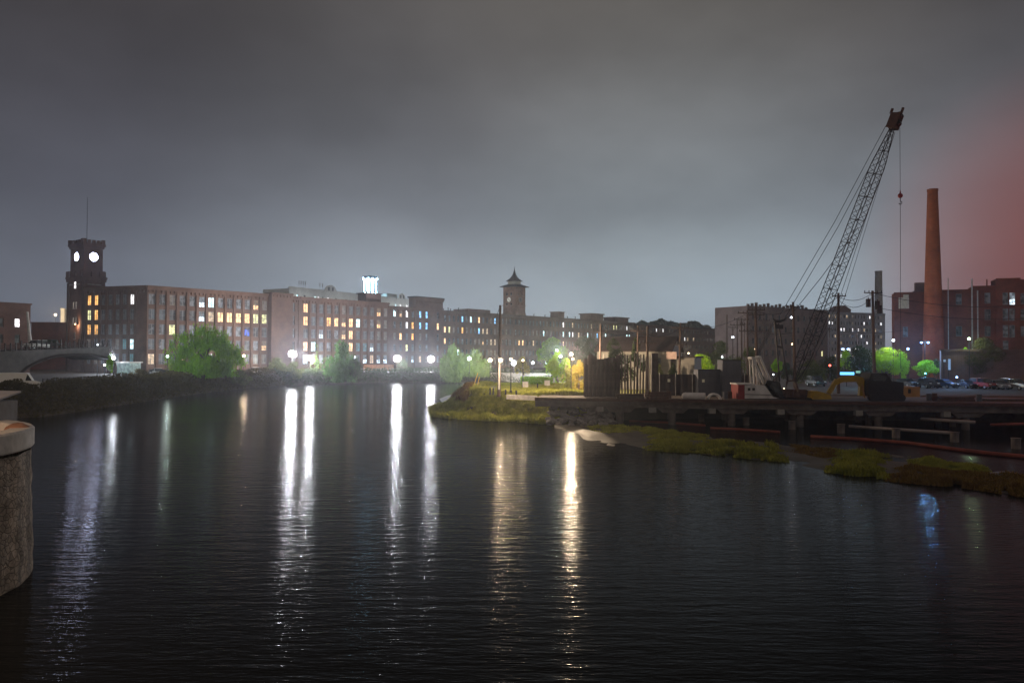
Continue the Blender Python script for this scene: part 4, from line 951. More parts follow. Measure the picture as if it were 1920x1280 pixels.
# vines on the small part of mill corner, hill wood
b = MB(); rnd = random.Random(9)
hp = []
HT = [(1186, 606), (1200, 600), (1216, 603), (1230, 598), (1246, 597), (1262, 603), (1284, 604), (1300, 600), (1318, 606), (1336, 614), (1360, 619), (1400, 622), (1460, 620)]
for i in range(16000):
    px = rnd.uniform(1186, 1470); yt = interp(HT, px)+4*noise.noise(Vector((px*.09, 0, 0)))+2.5; D = rnd.uniform(560, 640); zt = zat(px, yt, D)
    p = on(px, D, 3); p.z = zt-abs(rnd.gauss(0, 1))*5; hp.append(p)
leaves(b, hp, 2.2, rnd=rnd); tag(b.build('hill_wood', [GREENS['dark']]), 'dark wooded skyline on the hill beyond the farthest mill', 'wood', kind='stuff')
b = MB(); K = 24; vv = []
for i in range(K+1):
    px = 1170+320*i/K; h_ = zat(px, interp(HT, px)+9, 600); p = on(px, 600, 3); vv += [(p.x, 560, 0), (p.x, 600, h_), (p.x, 760, h_+2)]
b.add(vv, [[i*3+j, (i+1)*3+j, (i+1)*3+j+1, i*3+j+1] for i in range(K) for j in range(2)]); tag(b.build('hill', M['hill'], smooth=True), kind='structure')

# bank scrub: left, far, and behind
def scrub(name, label, path, n, hgt, leaf, g, back=5, rnd=random.Random(4)):
    b = MB(); P_ = [Vector((x, y, 0)) for x, y in path]; L_ = [0]
    for a, c_ in zip(P_, P_[1:]): L_.append(L_[-1]+(c_-a).length)
    pts = []
    for _ in range(n):
        s = rnd.random()*L_[-1]; i = max(k for k in range(len(L_)-1) if L_[k] <= s); d = (P_[i+1]-P_[i]).normalized(); q = P_[i]+d*(s-L_[i]); nn = Vector((-d.y, d.x, 0))
        o = rnd.random(); zb = -.3+(GZ+.2)*min(1, o*back/3.4); lump = .55+.75*(.5+noise.noise(Vector((q.x*.22+7, q.y*.22, o*2))))
        q = q+nn*(o*back-.8); pts.append((q.x, q.y, zb+rnd.random()**.7*hgt*lump))
    leaves(b, pts, leaf, rnd=rnd); return tag(b.build(name, [GREENS[g]]), label, 'scrub', kind='stuff')
SHl = [p for p in SH if p[0] < -58.5 and p[1] < 216 and p[1] > 20]
scrub('bank_scrub', 'dark tangled scrub covering the left river bank', SHl, 42000, 1.5, .42, 'brown', 6.5)
SHf = [p for p in SH if p[1] >= 205 and p[0] < 14]
scrub('bank_scrub', 'grey green scrub along the far bank under the mills', SHf, 14000, 1.7, .5, 'dark', 5)
# hedge by the park
b = MB(); rnd = random.Random(8); pts = []
for _ in range(5000):
    px = rnd.uniform(976, 1036); D = rnd.uniform(140, 152); p = on(px, D, GZ); pts.append((p.x, p.y, GZ+rnd.random()*1.25))
leaves(b, pts, .25, rnd=rnd); tag(b.build('clipped_hedge', [GREENS['green']]), 'low clipped hedge at the back of the park lawn', 'hedge')
# reeds and weeds on the spit and the mudflat
def tuft_field(name, label, pts, hgt, g, wid=.05, rnd=random.Random(2)):
    b = MB()
    for p in pts:
        x, y, z, k = p; hh = hgt*k*rnd.uniform(.5, 1.25); a = rnd.uniform(0, 6.28); lean = rnd.uniform(.1, .55)*hh
        d = Vector((math.cos(a), math.sin(a), 0)); s_ = Vector((-d.y, d.x, 0))*wid*rnd.uniform(.7, 1.6); q = Vector((x, y, z))
        m_ = q+d*lean*.4+Vector((0, 0, hh*.62)); t_ = q+d*lean+Vector((0, 0, hh))
        o = len(b.v); b.v += [q-s_, q+s_, m_+s_*.8, m_-s_*.8, t_]; b.f += [[o, o+1, o+2, o+3], [o+3, o+2, o+4]]; b.m += [0, 0]
    return tag(b.build(name, [GREENS[g]]), label, 'reeds', kind='stuff')
rnd = random.Random(12); pts = []; pr = []
spl = [(814, 758), (822, 766), (836, 773), (860, 780), (900, 786), (950, 790), (1000, 794), (1040, 798), (1076, 793), (1082, 786)]
spu = [(814, 754), (822, 748), (840, 741), (860, 736), (900, 744), (930, 750), (960, 752), (1000, 758), (1040, 776), (1082, 784)]
seg = [s_ for s_ in SH if -13 < s_[0] < 11.5 and s_[1] < 141]
sl_ = [0.]
for a_, c_ in zip(seg, seg[1:]): sl_.append(sl_[-1]+math.hypot(c_[0]-a_[0], c_[1]-a_[1]))
while len(pts)+len(pr) < 60000:
    s = rnd.random()*sl_[-1]; k_ = max(q_ for q_ in range(len(sl_)-1) if sl_[q_] <= s); a_, c_ = seg[k_], seg[k_+1]; l_ = math.hypot(c_[0]-a_[0], c_[1]-a_[1]); ux, uy = (c_[0]-a_[0])/l_, (c_[1]-a_[1])/l_
    o = rnd.uniform(-2.6, 4.6); x = a_[0]+ux*(s-sl_[k_])-uy*o; y = a_[1]+uy*(s-sl_[k_])+ux*o
    z = 0 if o < -1 else min(GZ, -.6+(GZ+.6)*(o+1)/4); z = max(0, z)
    if noise.noise(Vector((x*.6, y*.6, 9))) < -.34 - (.0 if o > -1 else .1*(o+1)): continue
    k = .55+.9*(.5+noise.noise(Vector((x*.35, y*.35, 2))))
    if o < -1.4: k *= .6
    (pr if (x < -6 and o > 1.0 and noise.noise(Vector((x*.5, y*.5, 5))) > -.1) else pts).append((x, y, z-.05, k))
for _ in range(9000):
    s = rnd.uniform(sl_[-1]*.62, sl_[-1]); k_ = max(q_ for q_ in range(len(sl_)-1) if sl_[q_] <= s); a_, c_ = seg[k_], seg[k_+1]; l_ = math.hypot(c_[0]-a_[0], c_[1]-a_[1]); ux, uy = (c_[0]-a_[0])/l_, (c_[1]-a_[1])/l_
    o = rnd.uniform(-4.2, -.4); x = a_[0]+ux*(s-sl_[k_])-uy*o; y = a_[1]+uy*(s-sl_[k_])+ux*o
    if noise.noise(Vector((x*.6, y*.6, 9))) < -.2: continue
    pts.append((x, y, -.02, .6+.8*(.5+noise.noise(Vector((x*.5, y*.5, 2))))))
for _ in range(9000):
    px = rnd.uniform(985, 1086); f = rnd.random(); q = onz(px, interp([(985, 793), (1040, 797), (1086, 792)], px)*(1-f)+interp([(985, 776), (1040, 780), (1086, 790)], px)*f, 0)
    if noise.noise(Vector((q.x*.6, q.y*.6, 9))) < -.25: continue
    pts.append((q.x, q.y, -.02, (.9+.9*(.5+noise.noise(Vector((q.x*.5, q.y*.5, 2)))))*min(1, (1090-px)/40)))
tuft_field('reed_bed', 'tall yellow green reeds fringing the grassy spit', pts, .62, 'grass', .055)
tuft_field('reed_bed', 'rusty topped reeds at the tip of the grassy spit', pr, .9, 'rust', .05)
# spit earth under the reeds
b = MB(); g_ = []; nx, ny = 60, 8
for i in range(nx+1):
    px = 816+264*i/nx
    for j in range(ny+1):
        f = j/ny; q = onz(px, interp(spl, px)*(1-f)+interp(spu, px)*f, 0); zz = -.15+max(0, f-.1)*1.3*min(1, (px-816)/60)*min(1, (1085-px)/60); q = onz(px, interp(spl, px)*(1-f)+interp(spu, px)*f, max(0, zz)); q.z = zz; g_.append(q)
b.add(g_, [[i*(ny+1)+j, (i+1)*(ny+1)+j, (i+1)*(ny+1)+j+1, i*(ny+1)+j+1] for i in range(nx) for j in range(ny)]); tag(b.build('spit_earth', M['mud'], smooth=True), kind='structure')
weeds = {'grass': [], 'rust': [], 'green': []}
beds = [((1090, 1205), .55, 1.0, 'grass', .6), ((1205, 1310), .0, .62, 'grass', 1.0), ((1290, 1480), .05, .75, 'grass', 1.1), ((1180, 1330), .6, 1.0, 'grass', .7), ((1545, 1675), .05, .95, 'grass', 1.05), ((1480, 1600), .5, .95, 'rust', .7), ((1660, 1930), .0, .55, 'rust', 1.0), ((1700, 1860), .5, .95, 'grass', .8), ((1860, 2190), .1, .8, 'rust', 1.1)]
for (xa_, xb_), f0, f1, g, hk in beds:
    cnt = 0
    while cnt < (xb_-xa_)*46:
        px = rnd.uniform(xa_, xb_); f = rnd.uniform(f0, f1); e = min(1, (px-xa_)/55, (xb_-px)/55, (f-f0)/.12+.15, (f1-f)/.12+.15)
        if rnd.random() > e+.1: continue
        q = onz(px, interp(lo, px)*(1-f)+interp(up, px)*f, .05)
        if noise.noise(Vector((q.x*.7, q.y*.7, 1))) < -.22: cnt += .3; continue
        weeds[g].append((q.x, q.y, .02, min(1, .25+e*1.1)*hk*(.5+.9*(.5+noise.noise(Vector((q.x*.5, q.y*.5, 4))))))); cnt += 1
tuft_field('weed_bed', 'green weeds growing in clumps on the mudflat', weeds['grass'], .42, 'grass', .05)
tuft_field('weed_bed', 'rusty brown weeds on the right end of the mudflat', weeds['rust'], .40, 'rust', .05)
# lawn grass blades near the front edge
pts = [];
for _ in range(14000):
    px = rnd.uniform(930, 1100); D = rnd.uniform(104, 150); p = on(px, D, GZ); pts.append((p.x, p.y, GZ, 1))
tuft_field('lawn_grass', 'short mown grass on the park lawn', pts, .16, 'grass', .06)

# ------------------------------------------------------------------ lamps
GM = {'cool': (.86, .92, 1.0), 'violet': (.94, .94, 1.0), 'green': (.80, 1, .90), 'warm': (1, .74, .48), 'blue': (.30, .50, 1.0), 'cyan': (.25, .75, 1.0), 'azure': (.22, .52, 1.0), 'orange': (1, .62, .34), 'red': (1, .10, .06), 'lime': (.75, 1, .6)}
_gm = {}
def gmat(c_, s):
    if (c_, s) not in _gm: _gm[(c_, s)] = emit('lit_%s_globe' % c_, GM[c_], s)
    return _gm[(c_, s)]
def bulb(root, c, r, I, col):
    ld = bpy.data.lights.new('lamp_light', 'POINT'); ld.energy = I*4*math.pi; ld.color = GM[col]; ld.shadow_soft_size = r
    o = bpy.data.objects.new('lamp_light', ld); COL.objects.link(o); o.parent = root; o.location = Vector(c)-WLOC[root.name]
def globe(b, name, root, c, r, I, col):
    m = gmat(col, 6.0); m.cycles.emission_sampling = 'NONE'
    o = b.build(name, [m], root, smooth=True); o.visible_shadow = False; bulb(root, c, r, I, col); return o
def lamp(px, py, D, label, I, col='cool', r=.24, kind='post', z=GZ, group=None):
    """lamp whose light centre is seen at (px,py); I = radiant intensity"""
    c = at(px, py, D); I = I*KL; Ls = I/(math.pi*r*r)
    nm = {'post': 'street_lamp', 'flood': 'flood_lamp', 'wall': 'wall_lamp', 'twin': 'twin_street_lamp'}[kind]
    root = thing(nm, (c.x, c.y, z if kind != 'wall' else c.z), label, {'post': 'street lamp', 'flood': 'flood lamp', 'wall': 'wall lamp', 'twin': 'street lamp'}[kind], group)
    b = MB()
    if kind == 'post':
        b.tube([(c.x, c.y, z), (c.x, c.y, z+.5), (c.x, c.y, z+.6), (c.x, c.y, c.z-r-.05)], [.17, .15, .08, .055], 8); b.build('post', [M['black']], root)
        b = MB(); b.tube([(c.x, c.y, c.z-r-.12), (c.x, c.y, c.z-r*.8)], [.12, .16], 8); b.build('collar', [M['black']], root)
        b = MB(); b.ball(c, r, 14); globe(b, 'globe', root, c, r, I, col)
    elif kind == 'flood':
        b.tube([(c.x, c.y, z), (c.x, c.y, c.z+.9)], [.14, .09], 8); b.obox((c.x-.9, c.y-.05, c.z+.75), (1.8, 0, 0), (0, .1, 0), (0, 0, .1)); b.build('mast', [M['steel']], root)
        b = MB(); b.obox((c.x-r*1.2, c.y+.12, c.z-r*.9), (r*2.4, 0, 0), (0, .25, 0), (0, 0, r*1.8)); b.build('lamp_housing', [M['steel']], root)
        b = MB(); b.ball(c-Vector((0, r*.5, 0)), r, 16); globe(b, 'lit_lens', root, c-Vector((0, r*.5, 0)), r, I, col)
    elif kind == 'twin':
        b.tube([(c.x, c.y, z), (c.x, c.y, c.z+.25)], [.12, .08], 8); b.tube([(c.x-.7, c.y, c.z+.25), (c.x+.7, c.y, c.z+.25)], .05, 5); b.build('post', [M['steel']], root)
        for s_ in (-1, 1):
            b = MB(); b.obox((c.x+s_*.65-.3, c.y-.2, c.z+.12), (.6, 0, 0), (0, .4, 0), (0, 0, .14)); b.build('lamp_housing', [M['steel']], root)
            b = MB(); b.ball(c+Vector((s_*.65, 0, 0)), r, 12, sc=(1, 1, .8)); globe(b, 'lit_lens', root, c+Vector((s_*.65, 0, 0)), r, I/2, col)
    else:
        b.obox((c.x-.25, c.y+.05, c.z-.1), (.5, 0, 0), (0, .5, 0), (0, 0, .5)); b.build('lamp_housing', [M['steel']], root)
        b = MB(); b.ball(c, r, 12); globe(b, 'lit_lens', root, c, r, I, col)
    return root
KF = 1.0; KL = 4.5
lamp(548, 663, 226, 'brightest flood lamp, left of a pair above the olive bushes', 700*KF, 'violet', 1.0, 'flood')
lamp(582, 671, 229, 'bright flood lamp, right of a pair above the olive bushes', 480*KF, 'violet', .75, 'flood')
lamp(745, 672, 252, 'bright flood lamp standing before the narrow mill with the tall end block', 700*KF, 'violet', 1.1, 'flood')
lamp(808.5, 673, 256, 'bright flood lamp just left of the tall weeping willow', 700*KF, 'violet', 1.1, 'flood')
lamp(208, 666, 206, 'white flood lamp against the mill corner above the arched bridge', 120*KF, 'cool', .50, 'flood')
lamp(213, 671, 150, 'second white lamp added on the bank for its water streak, beside the arched bridge end', 65, 'cool', .36, 'post')  # extra lamp added to give the mill corner lamp's streak on the water
lamp(457, 667, 208, 'small white lamp right of the big round tree', 60, 'warm', .38, 'post')
lamp(665.5, 670, 234, 'small white lamp right of the dark willow', 45, 'cool', .38, 'post')
lamp(880, 672, 228, 'round white lamp left of the wide willow', 130, 'green', .55, 'post')
lamp(919, 675, 228, 'round white lamp right of the wide willow', 160, 'warm', .60, 'post')
lamp(963, 680, 236, 'strong white lamp low behind the first park lamp post', 110, 'cool', .80, 'flood')
lamp(958, 673.5, 105, 'black park lamp post with warm globe, nearest the path', 38, 'warm', .20, 'post')
lamp(980.5, 675.5, 128, 'black park lamp post with small globe, second from the path', 22, 'warm', .20, 'post')
lamp(1071, 664, 112, 'tall black park lamp post beside the yellow shrub', 300, 'warm', .27, 'post')
lamp(1074, 673, 150, 'park lamp just behind the tall lamp post', 40, 'warm', .26, 'post')
lamp(1044, 657, 158, 'park lamp rising out of the bright yellow green shrub', 190, 'green', .30, 'post')
lamp(1051, 668, 168, 'second globe among the bright shrub leaves', 60, 'green', .32, 'post')
lamp(999, 680, 236, 'small white lamp between two park lamps, by the far mill', 60, 'cool', .42, 'post')
lamp(1024.5, 679, 236, 'small greenish lamp left of the bright shrub', 60, 'green', .45, 'post')
lamp(1291, 662, 135, 'small white lamp at the right corner of the white cottage', 40, 'warm', .14, 'post')
lamp(1374, 632, 210, 'white lamp among the distant utility poles', 30, 'cool', .32, 'post')
lamp(1354, 669, 170, 'small lamp in the hazy olive tree', 8, 'green', .18, 'post')
lamp(1484, 595, 190, 'small white lamp high beside the leaning pole', 14, 'cool', .26, 'post')
lamp(1416, 654, 170, 'tiny warm lamp left of the crane mast', 5, 'warm', .16, 'post')
lamp(1486, 645, 180, 'yellow lamp behind the leaning utility pole', 8, 'orange', .26, 'post')
lamp(1585, 654, 185, 'twin headed blue lamp over the lit green tree', 18, 'blue', .30, 'twin')
lamp(1675, 638, 166, 'white lamp at the left corner of the red brick building', 45, 'cool', .28, 'post')
lamp(1702.5, 654, 160, 'blue lamp above the slim yellow green tree', 16, 'blue', .25, 'post')
lamp(1734, 642, 152, 'twin headed cyan lamp in front of the chimney', 95, 'azure', .24, 'twin')
lamp(1817, 635, 147, 'greenish lamp at the left edge of the dark reddish tree', 18, 'lime', .26, 'post')
lamp(1794, 707, 132, 'low blue lamp by the parked cars', 10, 'blue', .17, 'post')
lamp(1918, 660, 150, 'white lamp at the right edge of the picture', 9, 'cool', .26, 'post')
lamp(1619, 700, 128, 'low cyan lamp behind the excavator boom', 8, 'cyan', .16, 'post')
lamp(1556, 685, 160, 'small red lamp in the thicket', 3, 'red', .22, 'post')
lamp(1450, 702, 130, 'small lamp behind the crane gantry', 3, 'cool', .13, 'post')
lamp(104, 590, 320, 'far small lamp left of the battlemented clock tower', 140, 'warm', .5, 'post')
lamp(141, 608, 232.9, 'pink glowing wall lamp low on the battlemented clock tower', 26, 'orange', .18, 'wall')
lamp(196, 684, 176, 'cool lamp underneath the arched bridge end', 12, 'cool', .25, 'post')
lamp(183, 646, 178, 'small cool lamp at the end of the bridge railing', 5, 'cool', .2, 'post')
lamp(1470, 728, 98, 'small yellow work lamp at the crane housing', 1.0, 'warm', .07, 'post')
lamp(1735, 700, 140, 'small cyan lamp among the parked cars below the lime bush', 4, 'cyan', .14, 'post')
lamp(1806, 689, 160, 'small orange lamp below the dark reddish tree', 5, 'orange', .3, 'post')
lamp(314, 668, 164, 'lamp half hidden in the left edge of the big round tree', 30, 'green', .26, 'post')
lamp(405, 700, 192, 'lamp behind the big round tree over the parked cars', 30, 'cool', .26, 'post')
lamp(330, 690, 205, 'low lamp over the parked cars left of the big tree', 60, 'cool', .2, 'post')
for px in (560, 640, 735, 770):  # unseen lamps added to brighten the pale building
    s_ = ppx(px); q = pb0+pu*s_+pn*9; g = thing('flood_lamp', (q.x, q.y, HM), 'unseen flood lamp added to brighten the pale parapet building, behind the mill roofs', 'flood lamp', 'added flood lamps brightening the pale building'); q.z = HM+.5
    b = MB(); b.obox((q.x-.3, q.y, HM-1), (.6, 0, 0), (0, .3, 0), (0, 0, 1.2)); b.build('lamp_housing', [M['steel']], g); b = MB(); b.ball(q, .3, 8); globe(b, 'lit_lens', g, q, .3, 200, 'cool')
# street lamps along the bridge road out of view behind and above the viewer
lamp(-900, 520, 16, 'street lamp on the road bridge, left of the viewer', 120, 'orange', .2, 'post', z=5)
# unseen red lamp, added past the right edge to stand in for lens flare
sg = at(2010, 500, 100); s0 = thing('added_red_lamp', (sg.x, sg.y, GZ), 'unseen red lamp on a mast, added past the right edge for a flare tint', 'added red lamp')
b = MB(); b.tube([(sg.x, sg.y, GZ), (sg.x, sg.y, sg.z+.6)], [.2, .1], 8); b.build('mast', [M['steel']], s0)
b = MB(); b.obox((sg.x-.35, sg.y+.1, sg.z-.5), (.7, 0, 0), (0, .35, 0), (0, 0, 1)); b.build('red_lamp_housing', [M['black']], s0)
b = MB(); b.ball(sg-Vector((0, .3, 0)), .3, 12); globe(b, 'red_lens', s0, sg-Vector((0, .3, 0)), .3, 250, 'red')
# ------------------------------------------------------------------ utility poles
def pole(px0, y0, px1, D, label, arms=(), z=GZ, r=.16, m='wood', group='wooden utility poles in the yard', trans=None, sheath=None):
    t_ = at(px0, y0, D); g_ = on(px1, D, z); root = thing('utility_pole', (g_.x, g_.y, z), label, 'utility pole', group)
    b = MB(); b.tube([(g_.x, g_.y, z-.2), tuple(t_)], [r*1.25, r*.85], 8); b.build('shaft', [M[m]], root)
    for ya, hw_, rot in arms:
        f = (zat(px0, ya, D)-z)/(t_.z-z); c_ = g_.lerp(t_, f); w_ = hw_*D/F; d = Vector((math.cos(rot), math.sin(rot), 0))
        b = MB(); b.obox(c_-d*w_+Vector((0, -.24, -.07)), d*2*w_, (0, .11, 0), (0, 0, .14)); 
        b.tube([c_-d*w_*.5+Vector((0, -.2, 0)), c_+Vector((0, -.2, -.7))], .03, 4); b.tube([c_+d*w_*.5+Vector((0, -.2, 0)), c_+Vector((0, -.2, -.7))], .03, 4)
        b.build('crossarm', [M[m]], root)
        for k in (-.92, -.45, .45, .92):
            q = c_+d*w_*k+Vector((0, -.18, .07)); b = MB(); b.tube([q, q+Vector((0, 0, .12)), q+Vector((0, 0, .26))], [.04, .07, .05], 6); b.build('insulator', [M['steel']], root)
    if trans:
        for (dx, yy) in trans:
            c_ = at(px0+dx, yy, D-.3); b = MB(); b.tube([c_-Vector((0, 0, .6)), c_+Vector((0, 0, .6))], .34, 10); b.tube([c_+Vector((0, 0, .6)), c_+Vector((0, 0, .85))], .06, 5); b.build('transformer', [M['steel']], root)
    if sheath:
        y_a, y_b = sheath; b = MB(); zb = zat(px1, y_b, D); za = zat(px1, y_a, D)
        q0 = g_.lerp(t_, (zb-z)/(t_.z-z)); q1 = g_.lerp(t_, (za-z)/(t_.z-z)); b.tube([q0+Vector((.0, -.2, 0)), q1+Vector((.0, -.2, 0))], .13, 7); b.build('cable_guard', [M['conc_pale']], root)
    return root
GP = None
pole(938, 572, 935.5, 103, 'tall wooden utility pole at the end of the park, orange lit at its foot', group=None, r=.18, sheath=(678, 730))
lamp(938.5, 677, 100.6, 'small warm lamp fixed on the tall park pole', 70, 'warm', .17, 'wall')
pole(1126, 608, 1125, 112, 'pole with one crossarm in front of the left end of the cottage roof', [(620.5, 14, .1)], group=GP, r=.13)
pole(1196, 610, 1195, 116, 'pole rising through the dark tree before the cottage', [(620, 15, .1)], group=GP, r=.13)
pole(1214, 611, 1214, 108, 'thicker pole with two pale crossarms before the cottage', [(627, 18, .05), (643, 16, .05)], group=GP, r=.16)
pole(1276, 605, 1273, 115, 'pole with two crossarms at the cottage gable', [(614.5, 16, -.05), (646, 12, 0)], group=GP, r=.15)
pole(1363, 590, 1363, 160, 'bare thin pole left of the cluster of crossarms', [], group=GP, r=.13)
pole(1382, 600, 1383, 165, 'small far pole left in the cluster of crossarms', [(609.5, 14, .1)], group=GP, r=.13)
pole(1390, 596, 1391, 150, 'middle pole in the cluster of crossarms', [(599, 15, .1)], group=GP, r=.14)
pole(1401, 582, 1402, 138, 'pole with two wide crossarms left of the crane mast', [(587, 19, .1), (621, 17, .1)], group=GP, r=.16)
pole(1417, 569, 1419, 118, 'tall dark pole with three crossarms above the crane gantry', [(581, 17, .08), (590, 16, .08), (621, 24, .05)], group=GP, r=.2)
pole(1487, 566, 1491, 116, 'leaning dark pole with a crossarm between crane mast and boom', [(575, 15, .05)], group=GP, r=.2)
pole(1555, 615, 1555, 190, 'slender pole behind the crane boom', [(617, 8, 0)], group=GP, r=.12)
pole(1572, 549, 1572, 112, 'tall reddish pole with looping wires right of the boom', [(555, 14, .1)], group=GP, r=.2)
pole(1636, 545, 1640, 116, 'tall pole with transformer cans right of the boom', [(549, 18, .1)], group=GP, r=.22, trans=[(-8, 568), (9, 572), (13, 580)])
pole(1607, 617, 1607, 170, 'short slender pole between the two tall poles', [(618, 8, 0)], group=GP, r=.12)
pole(1374, 611, 1374, 190, 'smallest far pole at the left end of the crossarm cluster', [(614, 9, .1)], group=GP, r=.12)
pole(1396, 604, 1396, 172, 'far pole with one short crossarm inside the cluster', [(608, 10, .1)], group=GP, r=.12)
pole(1432, 596, 1432, 168, 'far pole right of the tall three armed pole', [(601, 11, .05)], group=GP, r=.13)
pole(1444, 606, 1444, 190, 'thin far pole left of the crane mast', [(610, 9, 0)], group=GP, r=.12)
pole(1528, 592, 1528, 165, 'far pole seen through the crane boom', [(597, 12, .05)], group=GP, r=.13)
# sagging wires
def wire(a, b_, sag, label='thin sagging power line', r=.035, n=12, m='steel', grp='power lines strung between the poles'):
    a = Vector(a); b_ = Vector(b_); pts = []
    for i in range(n+1): f = i/n; q = a.lerp(b_, f); q.z -= sag*4*f*(1-f); pts.append(q)
    b = MB(); b.tube(pts, r, 4); tag(b.build('power_line', [M[m]]), label, 'power line', grp)
WR = [((1126, 620, 112), (1196, 620, 116), .6, 'power line between the first two cottage poles'), ((1214, 627, 108), (1276, 614, 115), .7, 'power line between the two thicker cottage poles'), ((1276, 614, 115), (1401, 587, 138), 1.0, 'power line from the cottage gable pole to the crossarm cluster'),
      ((1401, 587, 138), (1417, 581, 118), .5, 'short power line inside the crossarm cluster'), ((1417, 581, 118), (1487, 575, 116), .9, 'power line from the tallest cluster pole to the leaning pole'), ((1487, 575, 116), (1572, 556, 112), 1.0, 'power line behind the crane boom, upper'),
      ((1572, 556, 112), (1636, 549, 116), .8, 'power line looping between the two tallest right poles'), ((1572, 562, 112), (1636, 556, 116), 1.3, 'lower power line sagging between the two tallest right poles'), ((1636, 549, 116), (2000, 560, 118), 1.6, 'power line running right in front of the brick building'),
      ((1636, 575, 116), (2000, 590, 118), 1.2, 'lower power line running right in front of the brick building'), ((1419, 621, 118), (1491, 622, 116), .4, 'low power line crossing behind the crane mast'), ((1555, 617, 190), (1700, 618, 180), .8, 'far power line in front of the blue grey block')]
for a, c_, s_, lb in WR: wire(at(*a), at(*c_), s_, lb, grp=None)
a0 = at(938, 573, 103)
wire(a0, at(932, 590, 103), 0, 'short stay wire at the top of the tall park pole', r=.03, grp=None)
# yellow guy markers at the spit
for px, py, px2, py2, lb in ((896, 699, 888, 724, 'yellow guy wire marker at the grassy spit, left'), (899, 706, 895, 724, 'yellow guy wire marker at the grassy spit, right')):
    b = MB(); b.tube([at(px, py, 118), at(px2, py2, 118)], .06, 6); tag(b.build('guy_marker', [mat('yellow_guard', (.55, .38, .05), .6, var=.1)]), lb, 'guy marker')
# bollards and bins in the park
for px, py, hh, lb in ((919, 742, .9, 'dark bollard beside the path, left of the pair'), (925, 742, .9, 'dark bollard beside the path, right of the pair'), (948, 740, .7, 'dark bollard in the lawn corner'), (934, 745, 1.3, 'taller dark post by the utility pole foot'), (968, 738, .6, 'dark stub post under the park lamp'), (1008, 723, .8, 'thin pale stake on the lawn')):
    p = on(px, 104 if py > 735 else 125, GZ); b = MB(); b.tube([(0, 0, 0), (0, 0, hh*.9), (0, 0, hh)], [.11, .11, .07], 8); b.tube([(0, 0, hh*.78), (0, 0, hh*.84)], .13, 8); o = b.build('bollard', M['black']); o.location = p; tag(o, lb, 'bollard')
for px, D in ((1026, 135), (985, 128)):
    p = on(px, D, GZ); g = thing('utility_box', tuple(p), 'small pale utility box on the lawn, %s' % ('right of the hedge' if px > 1000 else 'at the second lamp post'), 'utility box')
    b = MB(); b.box((p.x, p.y, GZ+.45), (.9, .6, .9)); b.build('cabinet', [M['conc_pale']], g); b = MB(); b.box((p.x, p.y, GZ+.94), (1.0, .7, .08)); b.build('lid', [M['grey_wall']], g)

# ------------------------------------------------------------------ crawler crane
M['crane_white'] = mat('crane_white_paint', (.60, .57, .56), .55, var=.2, scale=1.2); M['crane_red'] = mat('crane_red_paint', (.24, .015, .02), .55, var=.2)
CD = 96.0
def cp(px, py, D=CD): return at(px, py, D)
base = on(1440, CD, GZ+.02); crane = thing('crawler_crane', tuple(base), 'tall lattice boom crane with a white housing and red counterweight', 'crane')
def lattice(b, A, B, w0, w1, d0_, seg, side, up_, r=.055, rb=.03, ends=.08):
    """four chords with bracing; w narrows towards both ends"""
    side = Vector(side).normalized(); ax = (B-A).normalized(); up_ = ax.cross(side).normalized()
    def cr(f):
        e = min(1, f/.10+.25, (1-f)/.16*.75+.30); c_ = A.lerp(B, f); w_ = w0*e; d_ = d0_*e
        return [c_+side*w_/2+up_*d_/2, c_-side*w_/2+up_*d_/2, c_-side*w_/2-up_*d_/2, c_+side*w_/2-up_*d_/2]
    fs = [i/seg for i in range(seg+1)]; rings = [cr(f) for f in fs]
    for k in range(4): b.tube([q[k] for q in rings], r, 5)
    for i in range(seg):
        for k in range(4):
            a, c_ = rings[i], rings[i+1]; k2 = (k+1) % 4
            b.tube([a[k], c_[k2]] if i % 2 else [a[k2], c_[k]], rb, 4, caps=False)
            if i % 4 == 0: b.tube([a[k], a[k2]], rb, 4, caps=False)
foot = cp(1490, 715); tip = cp(1673, 240); side = Vector((.80, .60, 0))
b = MB(); lattice(b, foot, tip, 1.30, 0, 1.15, 44, side, None); b.build('boom', [M['steel']], crane)
ax = (tip-foot).normalized(); sd = (side-ax*side.dot(ax)).normalized(); upv = ax.cross(sd).normalized()
# boom head with sheaves
b = MB(); hd = tip; b.obox(hd-sd*.5-upv*.6-ax*.1, sd*.12, upv*1.2, ax*1.9); b.obox(hd+sd*.38-upv*.6-ax*.1, sd*.12, upv*1.2, ax*1.9)
b.obox(hd-sd*.38-upv*.55, sd*.76, upv*1.1, ax*.35); b.obox(hd-sd*.38-upv*.5+ax*1.2, sd*.76, upv*1.0, ax*.2)
b.obox(hd-sd*.45+upv*.55+ax*1.7, sd*.2, upv*.25, ax*.65); b.obox(hd-sd*.45-upv*.75+ax*1.7, sd*.2, upv*.25, ax*.75); b.build('boom_head', [M['rust']], crane)
for k, (u_, a_) in enumerate(((-.45, .6), (.35, 1.1), (-.3, 1.6))):
    c_ = hd+upv*u_+ax*a_; b = MB(); b.tube([c_-sd*.3, c_+sd*.3], .38, 14); b.build('sheave', [M['steel']], crane)
